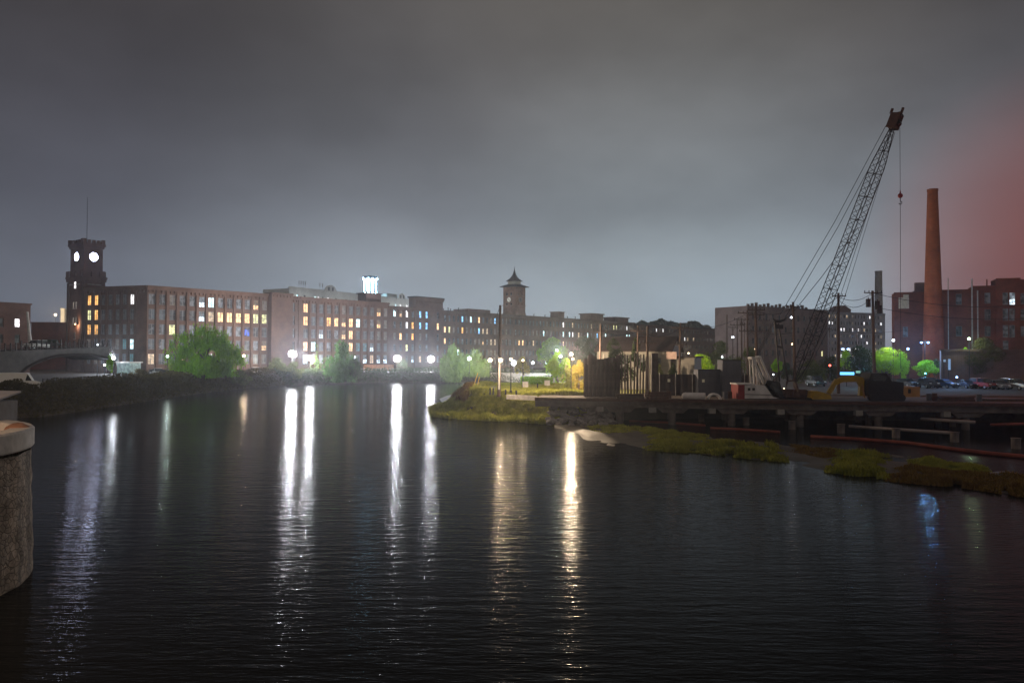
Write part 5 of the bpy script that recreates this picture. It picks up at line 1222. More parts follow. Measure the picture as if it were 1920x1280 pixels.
# hoist rope, ball and hook
ht = cp(1687.3, 240); hb = cp(1688, 367)
b = MB(); b.tube([ht, hb], .028, 5); b.tube([hb, cp(1688.5, 560), cp(1689, 690)], .03, 5); b.build('hoist_rope', [M['steel']], crane)
b = MB(); b.ball(hb, .30, 12); b.tube([hb+Vector((0, 0, .2)), hb+Vector((0, 0, .62))], [.12, .05], 7); b.build('headache_ball', [M['crane_red']], crane, smooth=True)
b = MB(); pts = [hb+Vector((0, 0, -.25))]+[hb+Vector((math.sin(a)*.2, 0, -.65-math.cos(a)*-.2-.2)) for a in [R(x) for x in (0, 50, 100, 150, 200, 250)]]; b.tube(pts, .05, 6); b.build('hook', [M['steel']], crane)
# mast, bail and pendants
mtop = cp(1456, 604); mb0, mb1 = cp(1464, 716), cp(1474, 712)
b = MB(); b.tube([mtop+sd*-.4, mb0-sd*.3], .10, 6); b.tube([mtop+sd*.4, mb1+sd*.4], .10, 6)
for f in (.05, .42): b.tube([(mtop-sd*.4).lerp(mb0-sd*.3, f), (mtop+sd*.4).lerp(mb1+sd*.4, f)], .12, 5)
q = (mtop-sd*.4).lerp(mb0-sd*.3, .08); b.obox(q-Vector((.1, .2, .35)), (1.0, 0, 0), (0, .4, 0), (0, 0, .5)); b.build('mast', [M['steel']], crane)
b = MB(); b.tube([cp(1449, 597), cp(1452, 602), cp(1461, 602.5), cp(1470, 600), cp(1474, 594)], [.10, .2, .2, .14, .05], 6); b.build('bail', [M['steel']], crane)
b = MB()
for s_, (xa1, ya1) in ((-1, (1463, 590)), (1, (1473, 594))):
    b.tube([tip+sd*s_*.5+upv*.6, cp(1566 if s_ < 0 else 1570, 418 if s_ < 0 else 424)+sd*s_*.2, cp(xa1, ya1)], .035, 5)
    for f in (.30, .62):
        q = (tip+sd*s_*.5+upv*.6).lerp(cp(xa1, ya1), f) 
b.build('pendant_line', [M['steel']], crane)
b = MB(); b.tube([cp(1606, 430), cp(1540, 520), cp(1482, 592), cp(1463, 602)], .04, 5); b.build('pendant_line', [M['steel']], crane)
b = MB()
for s_ in (-.3, 0, .3): b.tube([cp(1455, 600)+sd*s_, cp(1418, 668)+sd*s_*.6], .03, 4)
b.build('boom_hoist_reeving', [M['steel']], crane)
b = MB(); b.tube([cp(1676, 248), cp(1640, 360), cp(1574, 560), cp(1500, 712)], .03, 4); b.tube([cp(1678, 248), cp(1583, 560), cp(1503, 714)], .03, 4); b.build('load_line', [M['steel']], crane)
# gantry (white A frame)
b = MB()
gt = cp(1414, 671)
for s_ in (-.7, .7):
    o_ = Vector((0, s_, 0))
    b.tube([gt+o_+Vector((-.35, 0, 0)), cp(1411, 727)+o_], .09, 6); b.tube([gt+o_, cp(1417, 727)+o_], .07, 6)
    b.tube([gt+o_+Vector((-.4, 0, 0)), cp(1432, 726)+o_], .16, 6); b.tube([gt+o_+Vector((.5, 0, .1)), cp(1444, 720)+o_], .15, 6)
b.tube([gt+Vector((-.4, -.8, 0)), gt+Vector((-.4, .8, 0))], .16, 8); b.tube([gt+Vector((.5, -.8, .1)), gt+Vector((.5, .8, .1))], .16, 8); b.obox(gt+Vector((-.4, -.3, -.1)), (.95, 0, 0), (0, .6, 0), (0, 0, .25)); b.build('gantry', [M['crane_white']], crane)
# upper body housing: white, sloping right end
yo = Vector((0, 1.5, 0))
def hp_(px, py): return cp(px, py, CD-1.5)
b = MB(); b.extrude([hp_(1396, 747), hp_(1396, 723), hp_(1434, 722), hp_(1441, 722), hp_(1462, 745), hp_(1462, 747)], (0, 3.0, 0)); b.build('housing', [M['crane_white']], crane)
b = MB(); b.extrude([hp_(1384, 749), hp_(1384, 721), hp_(1396.5, 721), hp_(1396.5, 749)], (0, 3.0, 0)); b.build('counterweight', [M['crane_red']], crane)
b = MB(); b.extrude([hp_(1382, 721), hp_(1382, 718.5), hp_(1412, 718.5), hp_(1412, 721)], (0, 3.1, 0)); b.build('walkway', [M['crane_white']], crane)
b = MB(); 
for x0_ in (1402, 1410.5): b.extrude([hp_(x0_, 732)-Vector((0, .03, 0)), hp_(x0_, 727)-Vector((0, .03, 0)), hp_(x0_+5, 727)-Vector((0, .03, 0)), hp_(x0_+5, 732)-Vector((0, .03, 0))], (0, .06, 0))
b.build('louvre', [M['steel']], crane)
b = MB(); b.extrude([hp_(1397, 739.4)-Vector((0, .04, 0)), hp_(1397, 738.4)-Vector((0, .04, 0)), hp_(1455, 740)-Vector((0, .04, 0)), hp_(1456, 741)-Vector((0, .04, 0))], (0, .05, 0)); b.build('side_stripe', [M['steel']], crane)
# dark cab and machinery in front of the boom foot
b = MB(); b.extrude([hp_(1438, 712), hp_(1462, 716), hp_(1470, 746), hp_(1462, 747), hp_(1450, 744), hp_(1434, 722)], (0, 2.6, 0)); b.build('cab', [M['steel']], crane)
M['glass_dark'] = pane('dark_glass', (.05, .055, .06))
b = MB(); b.extrude([hp_(1446, 718)-Vector((0, .05, 0)), hp_(1458, 719)-Vector((0, .05, 0)), hp_(1463, 736)-Vector((0, .05, 0)), hp_(1452, 735)-Vector((0, .05, 0))], (0, .06, 0)); b.build('cab_window', [M['glass_dark']], crane)
b = MB(); b.tube([cp(1448, 716), cp(1463, 700)], .06, 5); b.tube([cp(1470, 744), cp(1476, 715), cp(1490, 712), cp(1500, 742)], .14, 6)
for k in range(5): b.box(tuple(cp(1466+k*9, 735+4*(k % 2), CD-.8)), (.9, .9, .7), .4*k)
b.build('winch_gear', [M['rust']], crane)
for s_ in (-1, 1):
    b = MB(); c_ = on(1452, CD+2.6+s_*1.4, GZ+.02); n_ = 22; pr_ = []
    for k in range(n_+1): a = math.pi/2+math.pi*k/n_; pr_.append(Vector((c_.x-3.0+math.cos(a)*.52, c_.y-.4, GZ+.56+math.sin(a)*.52)))
    for k in range(n_+1): a = -math.pi/2+math.pi*k/n_; pr_.append(Vector((c_.x+3.6+math.cos(a)*.52, c_.y-.4, GZ+.56+math.sin(a)*.52)))
    b.extrude(pr_, (0, .8, 0)); b.build('crawler_track', [M['steel']], crane)

# ------------------------------------------------------------------ excavator
M['exc_yellow'] = mat('excavator_yellow', (.36, .22, .012), .5, var=.25, scale=1.5); M['exc_tan'] = mat('excavator_tan', (.40, .20, .06), .6, var=.15)
ED = 93.0
eb = on(1640, ED, GZ+.02); exc = thing('excavator', tuple(eb), 'yellow excavator with its bucket resting on the deck edge', 'excavator')
def ep(px, py, d=0): return at(px, py, ED+d)
def beam(pts, ws, th, name, m, d=0):
    """flat box beam through pixel points, widths in metres"""
    b = MB(); P_ = [ep(x, y, d) for x, y in pts]; up_, dn_ = [], []
    for i, p in enumerate(P_):
        t_ = (P_[min(i+1, len(P_)-1)]-P_[max(i-1, 0)]).normalized(); n_ = Vector((-t_.z, 0, t_.x)); up_.append(p+n_*ws[i]/2); dn_.append(p-n_*ws[i]/2)
    for i in range(len(P_)-1):
        q = [dn_[i], dn_[i+1], up_[i+1], up_[i]]; q = [Vector((v.x, ED+d-th/2, v.z)) for v in q]; b.extrude(q, (0, th, 0))
    return b.build(name, [M[m]], exc)
beam([(1614, 742), (1617, 724), (1612, 712), (1603, 709.5), (1578, 711), (1569, 716)], [.55, .75, .8, .72, .62, .5], .55, 'boom', 'exc_yellow')
beam([(1570, 712.5), (1562, 724), (1553, 737)], [.62, .55, .42], .42, 'stick', 'exc_yellow', -.05)
b = MB(); b.tube([ep(1569, 721, -.3), ep(1563, 733, -.3)], .05, 6); b.tube([ep(1563, 733, -.3), ep(1559, 739, -.3)], .08, 6); b.build('stick_cylinder', [M['conc_pale']], exc)
b = MB(); b.tube([ep(1617, 722, -.5), ep(1621, 745, -.5)], .09, 6); b.build('boom_cylinder', [M['exc_tan']], exc)
b = MB(); bk = [ep(1523, 748.5, -1.2), ep(1525, 733.5, -1.2), ep(1531, 732.5, -1.2), ep(1551, 737.5, -1.2), ep(1558, 741, -1.2), ep(1560, 748.5, -1.2)]; b.extrude(bk, (0, 1.7, 0)); b.build('bucket', [M['exc_yellow']], exc)
for k in range(4): b = MB(); q = bk[0]+Vector((.0, .2+.42*k, .1)); b.obox(q+Vector((-.3, -.08, -.12)), (.34, 0, 0), (0, .16, 0), (0, 0, .16)); b.build('bucket_tooth', [M['steel']], exc)
b = MB(); b.extrude([ep(1628, 742, -1.3), ep(1628, 716, -1.3), ep(1634, 699, -1.3), ep(1662, 699, -1.3), ep(1672, 714, -1.3), ep(1694, 716, -1.3), ep(1696, 742, -1.3)], (0, 2.6, 0)); b.build('house_body', [M['steel']], exc)
b = MB(); b.extrude([ep(1636, 714, -1.35), ep(1638, 702, -1.35), ep(1659, 702, -1.35), ep(1664, 714, -1.35)], (0, .05, 0)); b.build('cab_window', [M['glass_dark']], exc)
b = MB(); b.extrude([ep(1694, 744, -1.3), ep(1694, 727, -1.3), ep(1704, 725, -1.3), ep(1725, 725, -1.3), ep(1725, 744, -1.3)], (0, 2.6, 0)); b.build('counterweight', [M['exc_tan']], exc)
b = MB(); b.extrude([ep(1703, 737, -1.36), ep(1703, 729, -1.36), ep(1708, 729, -1.36), ep(1708, 737, -1.36)], (0, .05, 0)); b.build('grille', [M['steel']], exc)
for s_ in (-1, 1):
    b = MB(); c_ = on(1662, ED+s_*1.1, GZ); pr_ = []
    for k in range(13): a = math.pi/2+math.pi*k/12; pr_.append(Vector((c_.x-1.7+math.cos(a)*.4, c_.y-.28, GZ+.43+math.sin(a)*.4)))
    for k in range(13): a = -math.pi/2+math.pi*k/12; pr_.append(Vector((c_.x+1.7+math.cos(a)*.4, c_.y-.28, GZ+.43+math.sin(a)*.4)))
    b.extrude(pr_, (0, .56, 0)); b.build('crawler_track', [M['steel']], exc)

# ------------------------------------------------------------------ sheet piles, screens, pipe sections
rnd = random.Random(31)
SD = 98.5
M['pile'] = mat('sheet_pile_steel', (.085, .060, .055), .75, .2, scale=1.2, var=.4)
def sheetpile(px, ytop, D, w_, lean=0.):
    p = on(px, D, GZ); zt = zat(px, ytop, D); b = MB(); h_ = zt-GZ
    pr_ = [(-w_/2, 0), (-w_*.3, 0), (-w_*.18, .16), (w_*.18, .16), (w_*.3, 0), (w_/2, 0)]
    v = []; top_ = Vector((lean, 0, h_))
    for x, y in pr_: v.append(Vector((x, -y, 0)))
    for x, y in reversed(pr_): v.append(Vector((x, -y+.03, 0)))
    b.extrude(v, top_); o = b.build('sheet_pile', M['pile']); o.location = p; return o
px = 1098.; k = 0
tops = lambda x: interp([(1096, 675), (1102, 672), (1108, 667), (1116, 668), (1124, 675), (1150, 670), (1165, 664), (1190, 662), (1222, 668), (1226, 690), (1240, 698)], x)
while px < 1160:
    o = sheetpile(px, tops(px)+rnd.uniform(-2, 2), SD+.25*(k % 2), .52); tag(o, 'broad rusty sheet pile in the dense left block, %s from the left' % NTH[k], 'sheet pile', 'sheet piles set close together in the left block'); px += 7.6; k += 1
k = 0
while px < 1232:
    o = sheetpile(px, tops(px)+rnd.uniform(-3, 3), SD+.6*rnd.random(), .20, rnd.uniform(-.12, .12)); tag(o, 'slim upright steel pile before the white cottage, %s from the left' % NTH[k], 'sheet pile', 'slim steel piles standing apart before the cottage'); px += 5.6; k += 1
p = on(1107, SD-.4, GZ); b = MB(); zt = zat(1107, 662, SD); b.tube([(0, 0, zt-GZ-1.4), (0, 0, zt-GZ-.6), (0, 0, zt-GZ-.25), (0, 0, zt-GZ)], [.42, .40, .28, .05], 10); o = b.build('steel_drum', M['pile']); o.location = p; tag(o, 'rounded knob on top of the left block of sheet piles', 'drum')  # unidentified rounded knob on the sheet piles
for (xa1, xb1, yt, D, lb, mm) in ((1165, 1226, 662, 100.5, 'tall dark panel behind the slim steel piles', 'pile'), (1222, 1234, 662, 98, 'narrow tall steel panel at the right end of the pile wall', 'pile')):
    if xa1 == 1165: continue
    a, c_ = on(xa1, D, GZ), on(xb1, D, GZ); b = MB(); zt = zat(xa1, yt, D); b.obox(a, c_-a, (0, .3, 0), (0, 0, zt-GZ)); b.obox(a+Vector((.2, -.08, 0)), (.15, 0, 0), (0, .08, 0), (0, 0, zt-GZ)); tag(b.build('sheet_pile', M[mm]), lb, 'sheet pile')
# low dark piles of material behind the piles
fence = thing('screened_fence', tuple(on(1232, 104, GZ)), 'dark screened site fence with pale posts right of the sheet piles', 'fence')
f0, f1 = on(1230, 104, GZ), on(1402, 101, GZ); fu = (f1-f0).normalized(); fl = (f1-f0).length; zt = zat(1300, 702, 102.5)
M['screen'] = mat('dark_screen_cloth', (.055, .045, .05), .9, var=.3, scale=.8); M['panel_blue'] = mat('blue_grey_panel', (.10, .105, .13), .7, var=.2, scale=.6)
b = MB(); n_ = 40
g_ = []
for i in range(n_+1):
    q = f0+fu*fl*i/n_+Vector((0, .06*math.sin(i*1.9), 0)); g_ += [q, q+Vector((0, 0, zt-GZ))]
b.add(g_, [[2*i, 2*i+2, 2*i+3, 2*i+1] for i in range(n_)])
b.add([v+Vector((0, .03, 0)) for v in g_], [[2*i+1, 2*i+3, 2*i+2, 2*i] for i in range(n_)]); b.build('screen', [M['screen']], fence)
for px in (1240, 1270, 1301, 1336, 1372, 1395):
    s_ = (on(px, 102.5, 0)-f0).x; q = f0+fu*s_; b = MB(); b.tube([(q.x, q.y-.14, GZ), (q.x, q.y-.14, zt+.2)], .055, 6); b.build('fence_post', [M['conc_pale']], fence)
for px, lb in ((1254, 'small white notice on the dark screened fence, left one'), (1318.5, 'small white notice on the dark screened fence, right one')):
    q = on(px, 101.9 if px < 1300 else 100.6, 0); zz = zat(px, 713, 102); b = MB(); b.obox((q.x-.16, q.y-.1, zz-.19), (.32, 0, 0), (0, .03, 0), (0, 0, .38)); tag(b.build('notice', mat('white_notice', (.8, .8, .62), .6, var=.05)), lb, 'notice')
def container(xa1, xb1, yt, D, label, m, depth=2.5):
    a, c_ = on(xa1, D, GZ), on(xb1, D, GZ); zt_ = zat((xa1+xb1)/2, yt, D); g = thing('site_container', tuple(a), label, 'container'); L_ = (c_-a).length
    b = MB(); b.obox(a+Vector((0, .05, 0)), c_-a, (0, depth, 0), (0, 0, zt_-GZ)); k = int(L_/.28)
    for i in range(k): b.obox(a+(c_-a)*((i+.25)/k), (c_-a)*(.5/k), (0, .06, 0), (0, 0, zt_-GZ-.1))
    b.build('corrugated_body', [M[m]], g)
    b = MB(); b.obox(a+Vector((-.03, -.03, zt_-GZ)), (c_-a)+Vector((.06, 0, 0)), (0, depth+.1, 0), (0, 0, .1)); b.build('top_rail', [M['steel']], g); return g
container(1309, 1354, 694, 101.2, 'blue grey site container behind the fence notice', 'panel_blue'); container(1355, 1390, 676, 100, 'taller dark site container left of the crane', 'panel_blue')
pv = mat('white_plastic_pipe', (.66, .62, .60), .6, var=.15)
b = MB(); p0, p1 = on(1281, 94.5, GZ+.42), on(1322, 93.5, GZ+.42); n_ = 16
dirp = (p1-p0).normalized(); s_ = dirp.cross(Vector((0, 0, 1)))
for rr, fl_ in ((.42, 0), (.36, 1)):
    o = len(b.v)
    for q in (p0+dirp*(.2), p1):
        for k in range(n_): a = 2*math.pi*k/n_; b.v.append(q+(s_*math.cos(a)+Vector((0, 0, 1))*math.sin(a))*rr)
    for k in range(n_): f_ = [o+k, o+(k+1) % n_, o+n_+(k+1) % n_, o+n_+k]; b.f.append(f_ if not fl_ else f_[::-1]); b.m.append(0)
o = len(b.v)-4*n_
for k in range(n_): b.f.append([n_+k, n_+(k+1) % n_, 3*n_+(k+1) % n_, 3*n_+k]); b.m.append(0)
b.ball(p0+dirp*.2, .41, 12, sc=(1, 1, 1)); tag(b.build('pipe_section', pv, smooth=True), 'fat white plastic pipe section lying on the deck', 'pipe')
b = MB(); c_ = on(1340, 93.2, GZ+.06); pts = [c_+Vector((math.cos(math.pi*k/12)*.72, .15*math.sin(math.pi*k/12), math.sin(math.pi*k/12)*.62)) for k in range(13)]; b.tube(pts, .13, 8); b.tube([q+Vector((0, .5, 0)) for q in pts], .13, 8); tag(b.build('pipe_bend', pv, smooth=True), 'white pipe bend standing like an arch right of the fat pipe', 'pipe')

# yard clutter
rnd = random.Random(77)
def lumber(px, D, n, label, m='wood', L_=4.0, rz=0.1):
    p = on(px, D, GZ+.03); g = thing('timber_stack', tuple(p), label, 'timber stack'); k = 0
    for r_ in range(n):
        for c_ in range(4):
            b = MB(); b.box((p.x+rnd.uniform(-.15, .15)-math.sin(rz)*(c_*.33-.5), p.y+math.cos(rz)*(c_*.33-.5), p.z+.15+r_*.3), (L_*rnd.uniform(.85, 1.05), .28, .26), rz+rnd.uniform(-.02, .02)); b.build('timber', [M[m]], g)
lumber(1181, 95, 2, 'low stack of dark timbers on the deck before the sheet piles', 'wood', 3.2)
lumber(1232, 94, 3, 'taller stack of timbers at the right end of the sheet piles', 'rust', 2.2, .2)
lumber(1500, 97, 3, 'timber stack between the crane and the excavator bucket', 'wood', 3.0, -.1)
lumber(1790, 92, 2, 'timber stack on the deck right of the excavator', 'rust', 4.2, .05)
lumber(1880, 93, 1, 'single layer of timbers at the right end of the deck', 'wood', 4.6, 0)
for i, (px, D) in enumerate(((1246, 96), (1254, 95.4), (1360, 95), (1368, 95.6), (1742, 93), (1752, 93.5), (1836, 92))):
    b = MB(); b.tube([(0, 0, 0), (0, 0, .05), (0, 0, .88)], [.28, .3, .3], 12); b.tube([(0, 0, .28), (0, 0, .32)], .32, 12); b.tube([(0, 0, .58), (0, 0, .62)], .32, 12)
    o = b.build('steel_drum', M['rust' if i % 2 else 'panel_blue']); o.location = on(px, D, GZ+.02); tag(o, '%s steel drum standing on the deck, %s of the loose drums from the left' % ('rusty' if i % 2 else 'blue grey', NTH[i]), 'drum')
b = MB(); q0, q1 = on(1478, 95, GZ+.1), on(1522, 92.5, GZ+.1); pts = [q0.lerp(q1, k/14)+Vector((0, .5*math.sin(k*1.3), .02)) for k in range(15)]; b.tube(pts, .045, 5); tag(b.build('cable', M['black']), 'black cable snaking on the deck beside the crane', 'cable')
# ------------------------------------------------------------------ white cottage
HD1 = 124.0; ca = on(1119, 126, GZ); cb_ = on(1257, 121, GZ); cu = (cb_-ca).normalized(); cn = Vector((cu.y, -cu.x, 0)); cl = (cb_-ca).length; cdp = 7.0
ze_, zr_ = zat(1190, 658, 123), zat(1190, 634, 126)
ct = thing('white_cottage', tuple(ca), 'white two storey cottage with dark gabled roof behind the sheet piles', 'cottage')
b = MB(); wall_open(b, ca, cb_, GZ-.1, ze_, [(2+2.6*i-.5, 2+2.6*i+.5, 6.2, 7.9) for i in range(4)])
b.quad(ca-cn*cdp+Vector((0, 0, -.1)), ca+Vector((0, 0, -.1)), ca+Vector((0, 0, ze_-GZ)), ca-cn*cdp+Vector((0, 0, ze_-GZ)))
b.quad(cb_+Vector((0, 0, -.1)), cb_-cn*cdp+Vector((0, 0, -.1)), cb_-cn*cdp+Vector((0, 0, ze_-GZ)), cb_+Vector((0, 0, ze_-GZ)))
b.quad(cb_-cn*cdp+Vector((0, 0, -.1)), ca-cn*cdp+Vector((0, 0, -.1)), ca-cn*cdp+Vector((0, 0, ze_-GZ)), cb_-cn*cdp+Vector((0, 0, ze_-GZ)))
for q, fl_ in ((ca, 1), (cb_, 0)):
    t3 = [Vector((q.x, q.y, ze_)), Vector((q.x, q.y, ze_))-cn*cdp, Vector((q.x, q.y, zr_))-cn*cdp/2]; b.add(t3[::-1] if fl_ else t3, ((0, 1, 2),))
b.build('wall', [M['white']], ct)
A_ = Vector((ca.x, ca.y, 0))-cu*.4; B_ = Vector((cb_.x, cb_.y, 0))+cu*.4
b = MB()
for sgn in (0, 1):
    e_ = Vector((0, 0, ze_-.12))+cn*(.45 if not sgn else -cdp-.45); r_ = Vector((0, 0, zr_+.1))-cn*cdp/2
    q = [A_+e_, B_+e_, B_+r_, A_+r_]; q = q if not sgn else q[::-1]; b.add([v for v in q]+[v+Vector((0, 0, .2)) for v in q], ((4, 5, 6, 7), (0, 1, 5, 4), (1, 2, 6, 5), (2, 3, 7, 6), (3, 0, 4, 7), (3, 2, 1, 0)))
b.build('roof', [M['shingle']], ct)
for i in range(4): place_mesh('window', window_mesh(1.0, 1.7, 'single', 'dark', 'frame'), ct, ca+cu*(2+2.6*i)-cn*.2+Vector((0, 0, 7.05-GZ)), math.atan2(cu.y, cu.x))
b = MB(); b.obox(cb_-cn*1.0+cu*.02+Vector((0, 0, 0)), cu*3.4, -cn*5, (0, 0, 4.9)); b.build('side_wing', [M['white']], ct)
b = MB(); b.obox(cb_-cn*.8+cu*.02+Vector((0, 0, 4.9)), cu*3.7, -cn*5.4, (0, 0, .25)); b.build('wing_roof', [M['shingle']], ct)
for s_ in (.8, 2.2): place_mesh('window', window_mesh(.8, 1.8, 'single', 'grey', 'frame'), ct, cb_+cu*s_-cn*.97+Vector((0, 0, 3.2)), math.atan2(cu.y, cu.x))
b = MB(); q = cb_+cn*.1+cu*-.6+Vector((0, 0, ze_-GZ-1.2)); b.obox(q, cu*1.6, cn*.1, (0, 0, 1.1)); tag(b.build('sign_board', mat('pink_sign', (.55, .40, .36), .7, var=.2)), 'small pinkish sign board under the cottage gable', 'sign')
b = MB(); q = on(1132, 120, 0); 
for x in (0, 1.0): b.tube([(q.x+x, q.y, GZ), (q.x+x, q.y, zat(1132, 663, 120))], .12, 7)
tag(b.build('porch_columns', M['white']), 'pair of white porch posts at the left end of the cottage', 'porch')

# ------------------------------------------------------------------ buildings on the right
def rb(px): return px
g, a, u, n = block('brown_block', 'hazy brown block with a round lamp, behind the crane mast', 1401, 262, 1552, 285, zat(1475, 577, 272), 'brown_wall', rows=[21.5, 17.5, 13.5, 9.5], bay=3.3, lit={(1, 12): 'dimw', (3, 11): 'yellow', (1, 3): 'dimc', (2, 12): 'dimw'}, fr='frame_dk', st=(['dark', 'grey'], [5, 1]))
b = MB()
for i in range(16): q = a+u*(i*2.0+.6); b.obox(Vector((q.x, q.y, zat(1475, 577, 272)))-n*.4, u*1.1, -n*.4, (0, 0, .7+.3*(i % 3)))
b.build('parapet', [M['brown_wall']], g)
lg = {(r, c_): random.Random(r*31+c_).choice(['white', 'dimw', 'dimc', 'dark', 'dark', 'grey', 'tan']) for r in range(7) for c_ in range(20)}
for r in range(7): lg[(r, 3)] = 'white'; lg[(r, 15)] = 'white'
g2, a2, u2, n2_ = block('grey_block', 'pale blue grey block with many small lit windows, behind the tall poles', 1548, 372, 1660, 385, zat(1600, 586, 378), 'grey_wall', rows=[27.5-3.1*i for i in range(7)], bay=1.75, w=.8, h=1.5, lit=lg, depth=18, fr='frame_dk')
b = MB(); q0 = a2+u2*10; z_ = zat(1600, 587, 378); b.obox(Vector((q0.x, q0.y, z_-1))-n2_*2, u2*7.2, -n2_*7, (0, 0, 2.6)); b.extrude([Vector((q0.x, q0.y, z_+1.6))-n2_*1.8-u2*.3, Vector((q0.x, q0.y, z_+1.6))-n2_*1.8+u2*7.5, Vector((q0.x, q0.y, z_+3.8))-n2_*1.8+u2*3.4], -n2_*7.4); b.build('roof_house', [M['brown_wall']], g2)
# far chimney
def chimney(px, y0, yb, w0, w1, D, label, m, bands=True, z=GZ):
    t_ = at(px, y0, D); c_ = on(px, D, z); b = MB(); r0, r1 = w0*D/F/2, w1*D/F/2; H_ = t_.z-z; zb_ = (zat(px, yb, D)-z)/H_; pr_ = []
    rb_ = r0+(r1-r0)/(1-zb_)*1.0
    for k in range(15): f = k/14; pr_.append((rb_+(r0-rb_)*f, H_*f))
    lathe(b, (0, 0), pr_+[(r0*1.08, H_), (r0*1.08, H_+.5), (r0*.7, H_+.5), (r0*.7, H_-2)], n=26); o = b.build('chimney', M[m], smooth=False); o.location = (c_.x, c_.y, z); tag(o, label, 'chimney'); return o
chimney(1648, 510, 590, 12.5, 14.5, 400, 'pale far chimney stack beside the blue grey block', 'stone')
M['brick_chim'] = brick('chimney_brick', (.36, .08, .03), (.25, .06, .025), (.28, .12, .06))
chimney(1750.5, 359, 550, 18, 30, 186, 'tall tapering red brick chimney in front of the brick building', 'brick_chim')
# red brick building
ra = on(1677, 196, 0); rc = on(2060, 182, 0); ra.z = rc.z = 0
rg = thing('brick_building', (ra.x, ra.y, GZ), 'large red brick building with downpipes at the right edge', 'building'); ru = (rc-ra).normalized(); rn = Vector((ru.y, -ru.x, 0))
def rs(px): k = (px-960)/F; return (k*ra.y-ra.x)/(ru.x-k*ru.y)
def rz_at(px, py): s = rs(px); q = ra+ru*s; return zat(px, py, q.y)
segs = [(1677, 1766, 548.5, 0), (1766, 1824, 544, .0), (1824, 1867, 537, .25), (1867, 1913, 523, 0.5), (1913, 2060, 525, .3)]
winR = {0: [(1698, 622, 1.15, 2.5, 'grey')], 1: [(1798.5, 561, 1.3, 2.6, 'grey'), (1798.5, 621, 1.3, 2.4, 'dark')], 2: [(1852, 559, 1.3, 2.6, 'grey'), (1852, 590, 1.3, 2.6, 'dark'), (1852, 621, 1.3, 2.4, 'dark')],
        3: [(1885, 560, 1.2, 2.9, 'grey'), (1898, 560, 1.2, 2.9, 'coollow'), (1885, 590, 1.2, 2.9, 'grey'), (1897, 590, 1.2, 2.9, 'grey'), (1885, 621, 1.2, 2.9, 'grey'), (1897, 621, 1.2, 2.9, 'grey'), (1885, 648, 1.2, 2.4, 'grey')],
        4: [(1919, 560, 1.3, 2.6, 'grey'), (1919, 590, 1.3, 2.6, 'grey'), (1919, 621, 1.3, 2.4, 'grey')]}
for k, (xa1, xb1, yt, off) in enumerate(segs):
    s0_, s1_ = rs(xa1), rs(xb1); H_ = rz_at((xa1+min(xb1, 1920))/2, yt); P0_ = ra+ru*s0_+rn*off; P1_ = ra+ru*s1_+rn*off; ops = []
    for (wx, wy, w_, h_, st_) in winR[k]:
        sc_ = rs(wx)-s0_; zc_ = rz_at(wx, wy); ops.append((sc_-w_/2, sc_+w_/2, zc_-h_/2, zc_+h_/2)); place_mesh('window', window_mesh(w_, h_, 'single', st_, 'frame'), rg, P0_+ru*sc_-rn*.2+Vector((0, 0, zc_)), math.atan2(ru.y, ru.x))
    b = MB(); wall_open(b, P0_, P1_, GZ-.1, H_, ops)
    for q0, q1 in ((P1_, P1_-rn*5), (P1_-rn*5, P0_-rn*5), (P0_-rn*5, P0_)): b.quad((q0.x, q0.y, GZ), (q1.x, q1.y, GZ), (q1.x, q1.y, H_), (q0.x, q0.y, H_))
    b.quad((P0_.x, P0_.y, H_-.3), (P1_.x, P1_.y, H_-.3), (P1_-rn*5)[:2]+(H_-.3,), (P0_-rn*5)[:2]+(H_-.3,)); b.build('wall', [M['brick_red']], rg)
    b = MB(); b.obox(P0_+Vector((0, 0, H_-.25)), ru*(s1_-s0_), rn*.25, (0, 0, .4)); b.build('coping', [M['brick_red']], rg)
q = ra+ru*rs(1695)+rn*.03; zc_ = rz_at(1695, 567); b = MB(); b.obox(q-ru*1.15+Vector((0, 0, zc_-1.5)), ru*2.3, rn*.12, (0, 0, 2.7)); b.obox(q-ru*.1+Vector((0, 0, zc_+1.2)), ru*1.2, rn*.12, (0, 0, .7)); b.build('boarded_window', [mat('pale_board', (.55, .50, .40), .8, var=.25, scale=2)], rg)
for px, y0, w_ in ((1777.5, 522, .10), (1822, 523, .17), (1832.5, 545, .16), (1850, 524, .14)):
    q = ra+ru*rs(px)+rn*.75; b = MB(); zt_ = rz_at(px, y0); z_b = GZ if px != 1850 else rz_at(px, 540); b.tube([(q.x, q.y, z_b), (q.x, q.y, zt_)], w_, 7); b.build('downpipe', [M['conc_pale'] if px in (1777.5, 1822, 1832.5) else M['brick_red']], rg)
q = ra+ru*rs(1729)-rn*3; b = MB(); zz = rz_at(1729, 549)-.5; b.obox(q-ru*1.0+Vector((0, 0, zz)), ru*2.0, -rn*2, (0, 0, 3.3)); b.obox(q-ru*1.5+Vector((0, 0, zz)), ru*3.2, -rn*3, (0, 0, 1.2)); b.build('roof_stack', [M['brick_dark']], rg)
# low wall of the yard and long low shed at right
g, a, u, n = block('low_shed', 'long low dark shed in front of the red brick building', 1765, 150, 1985, 142, zat(1800, 655, 148), 'brick_dark', depth=6, rows=None)
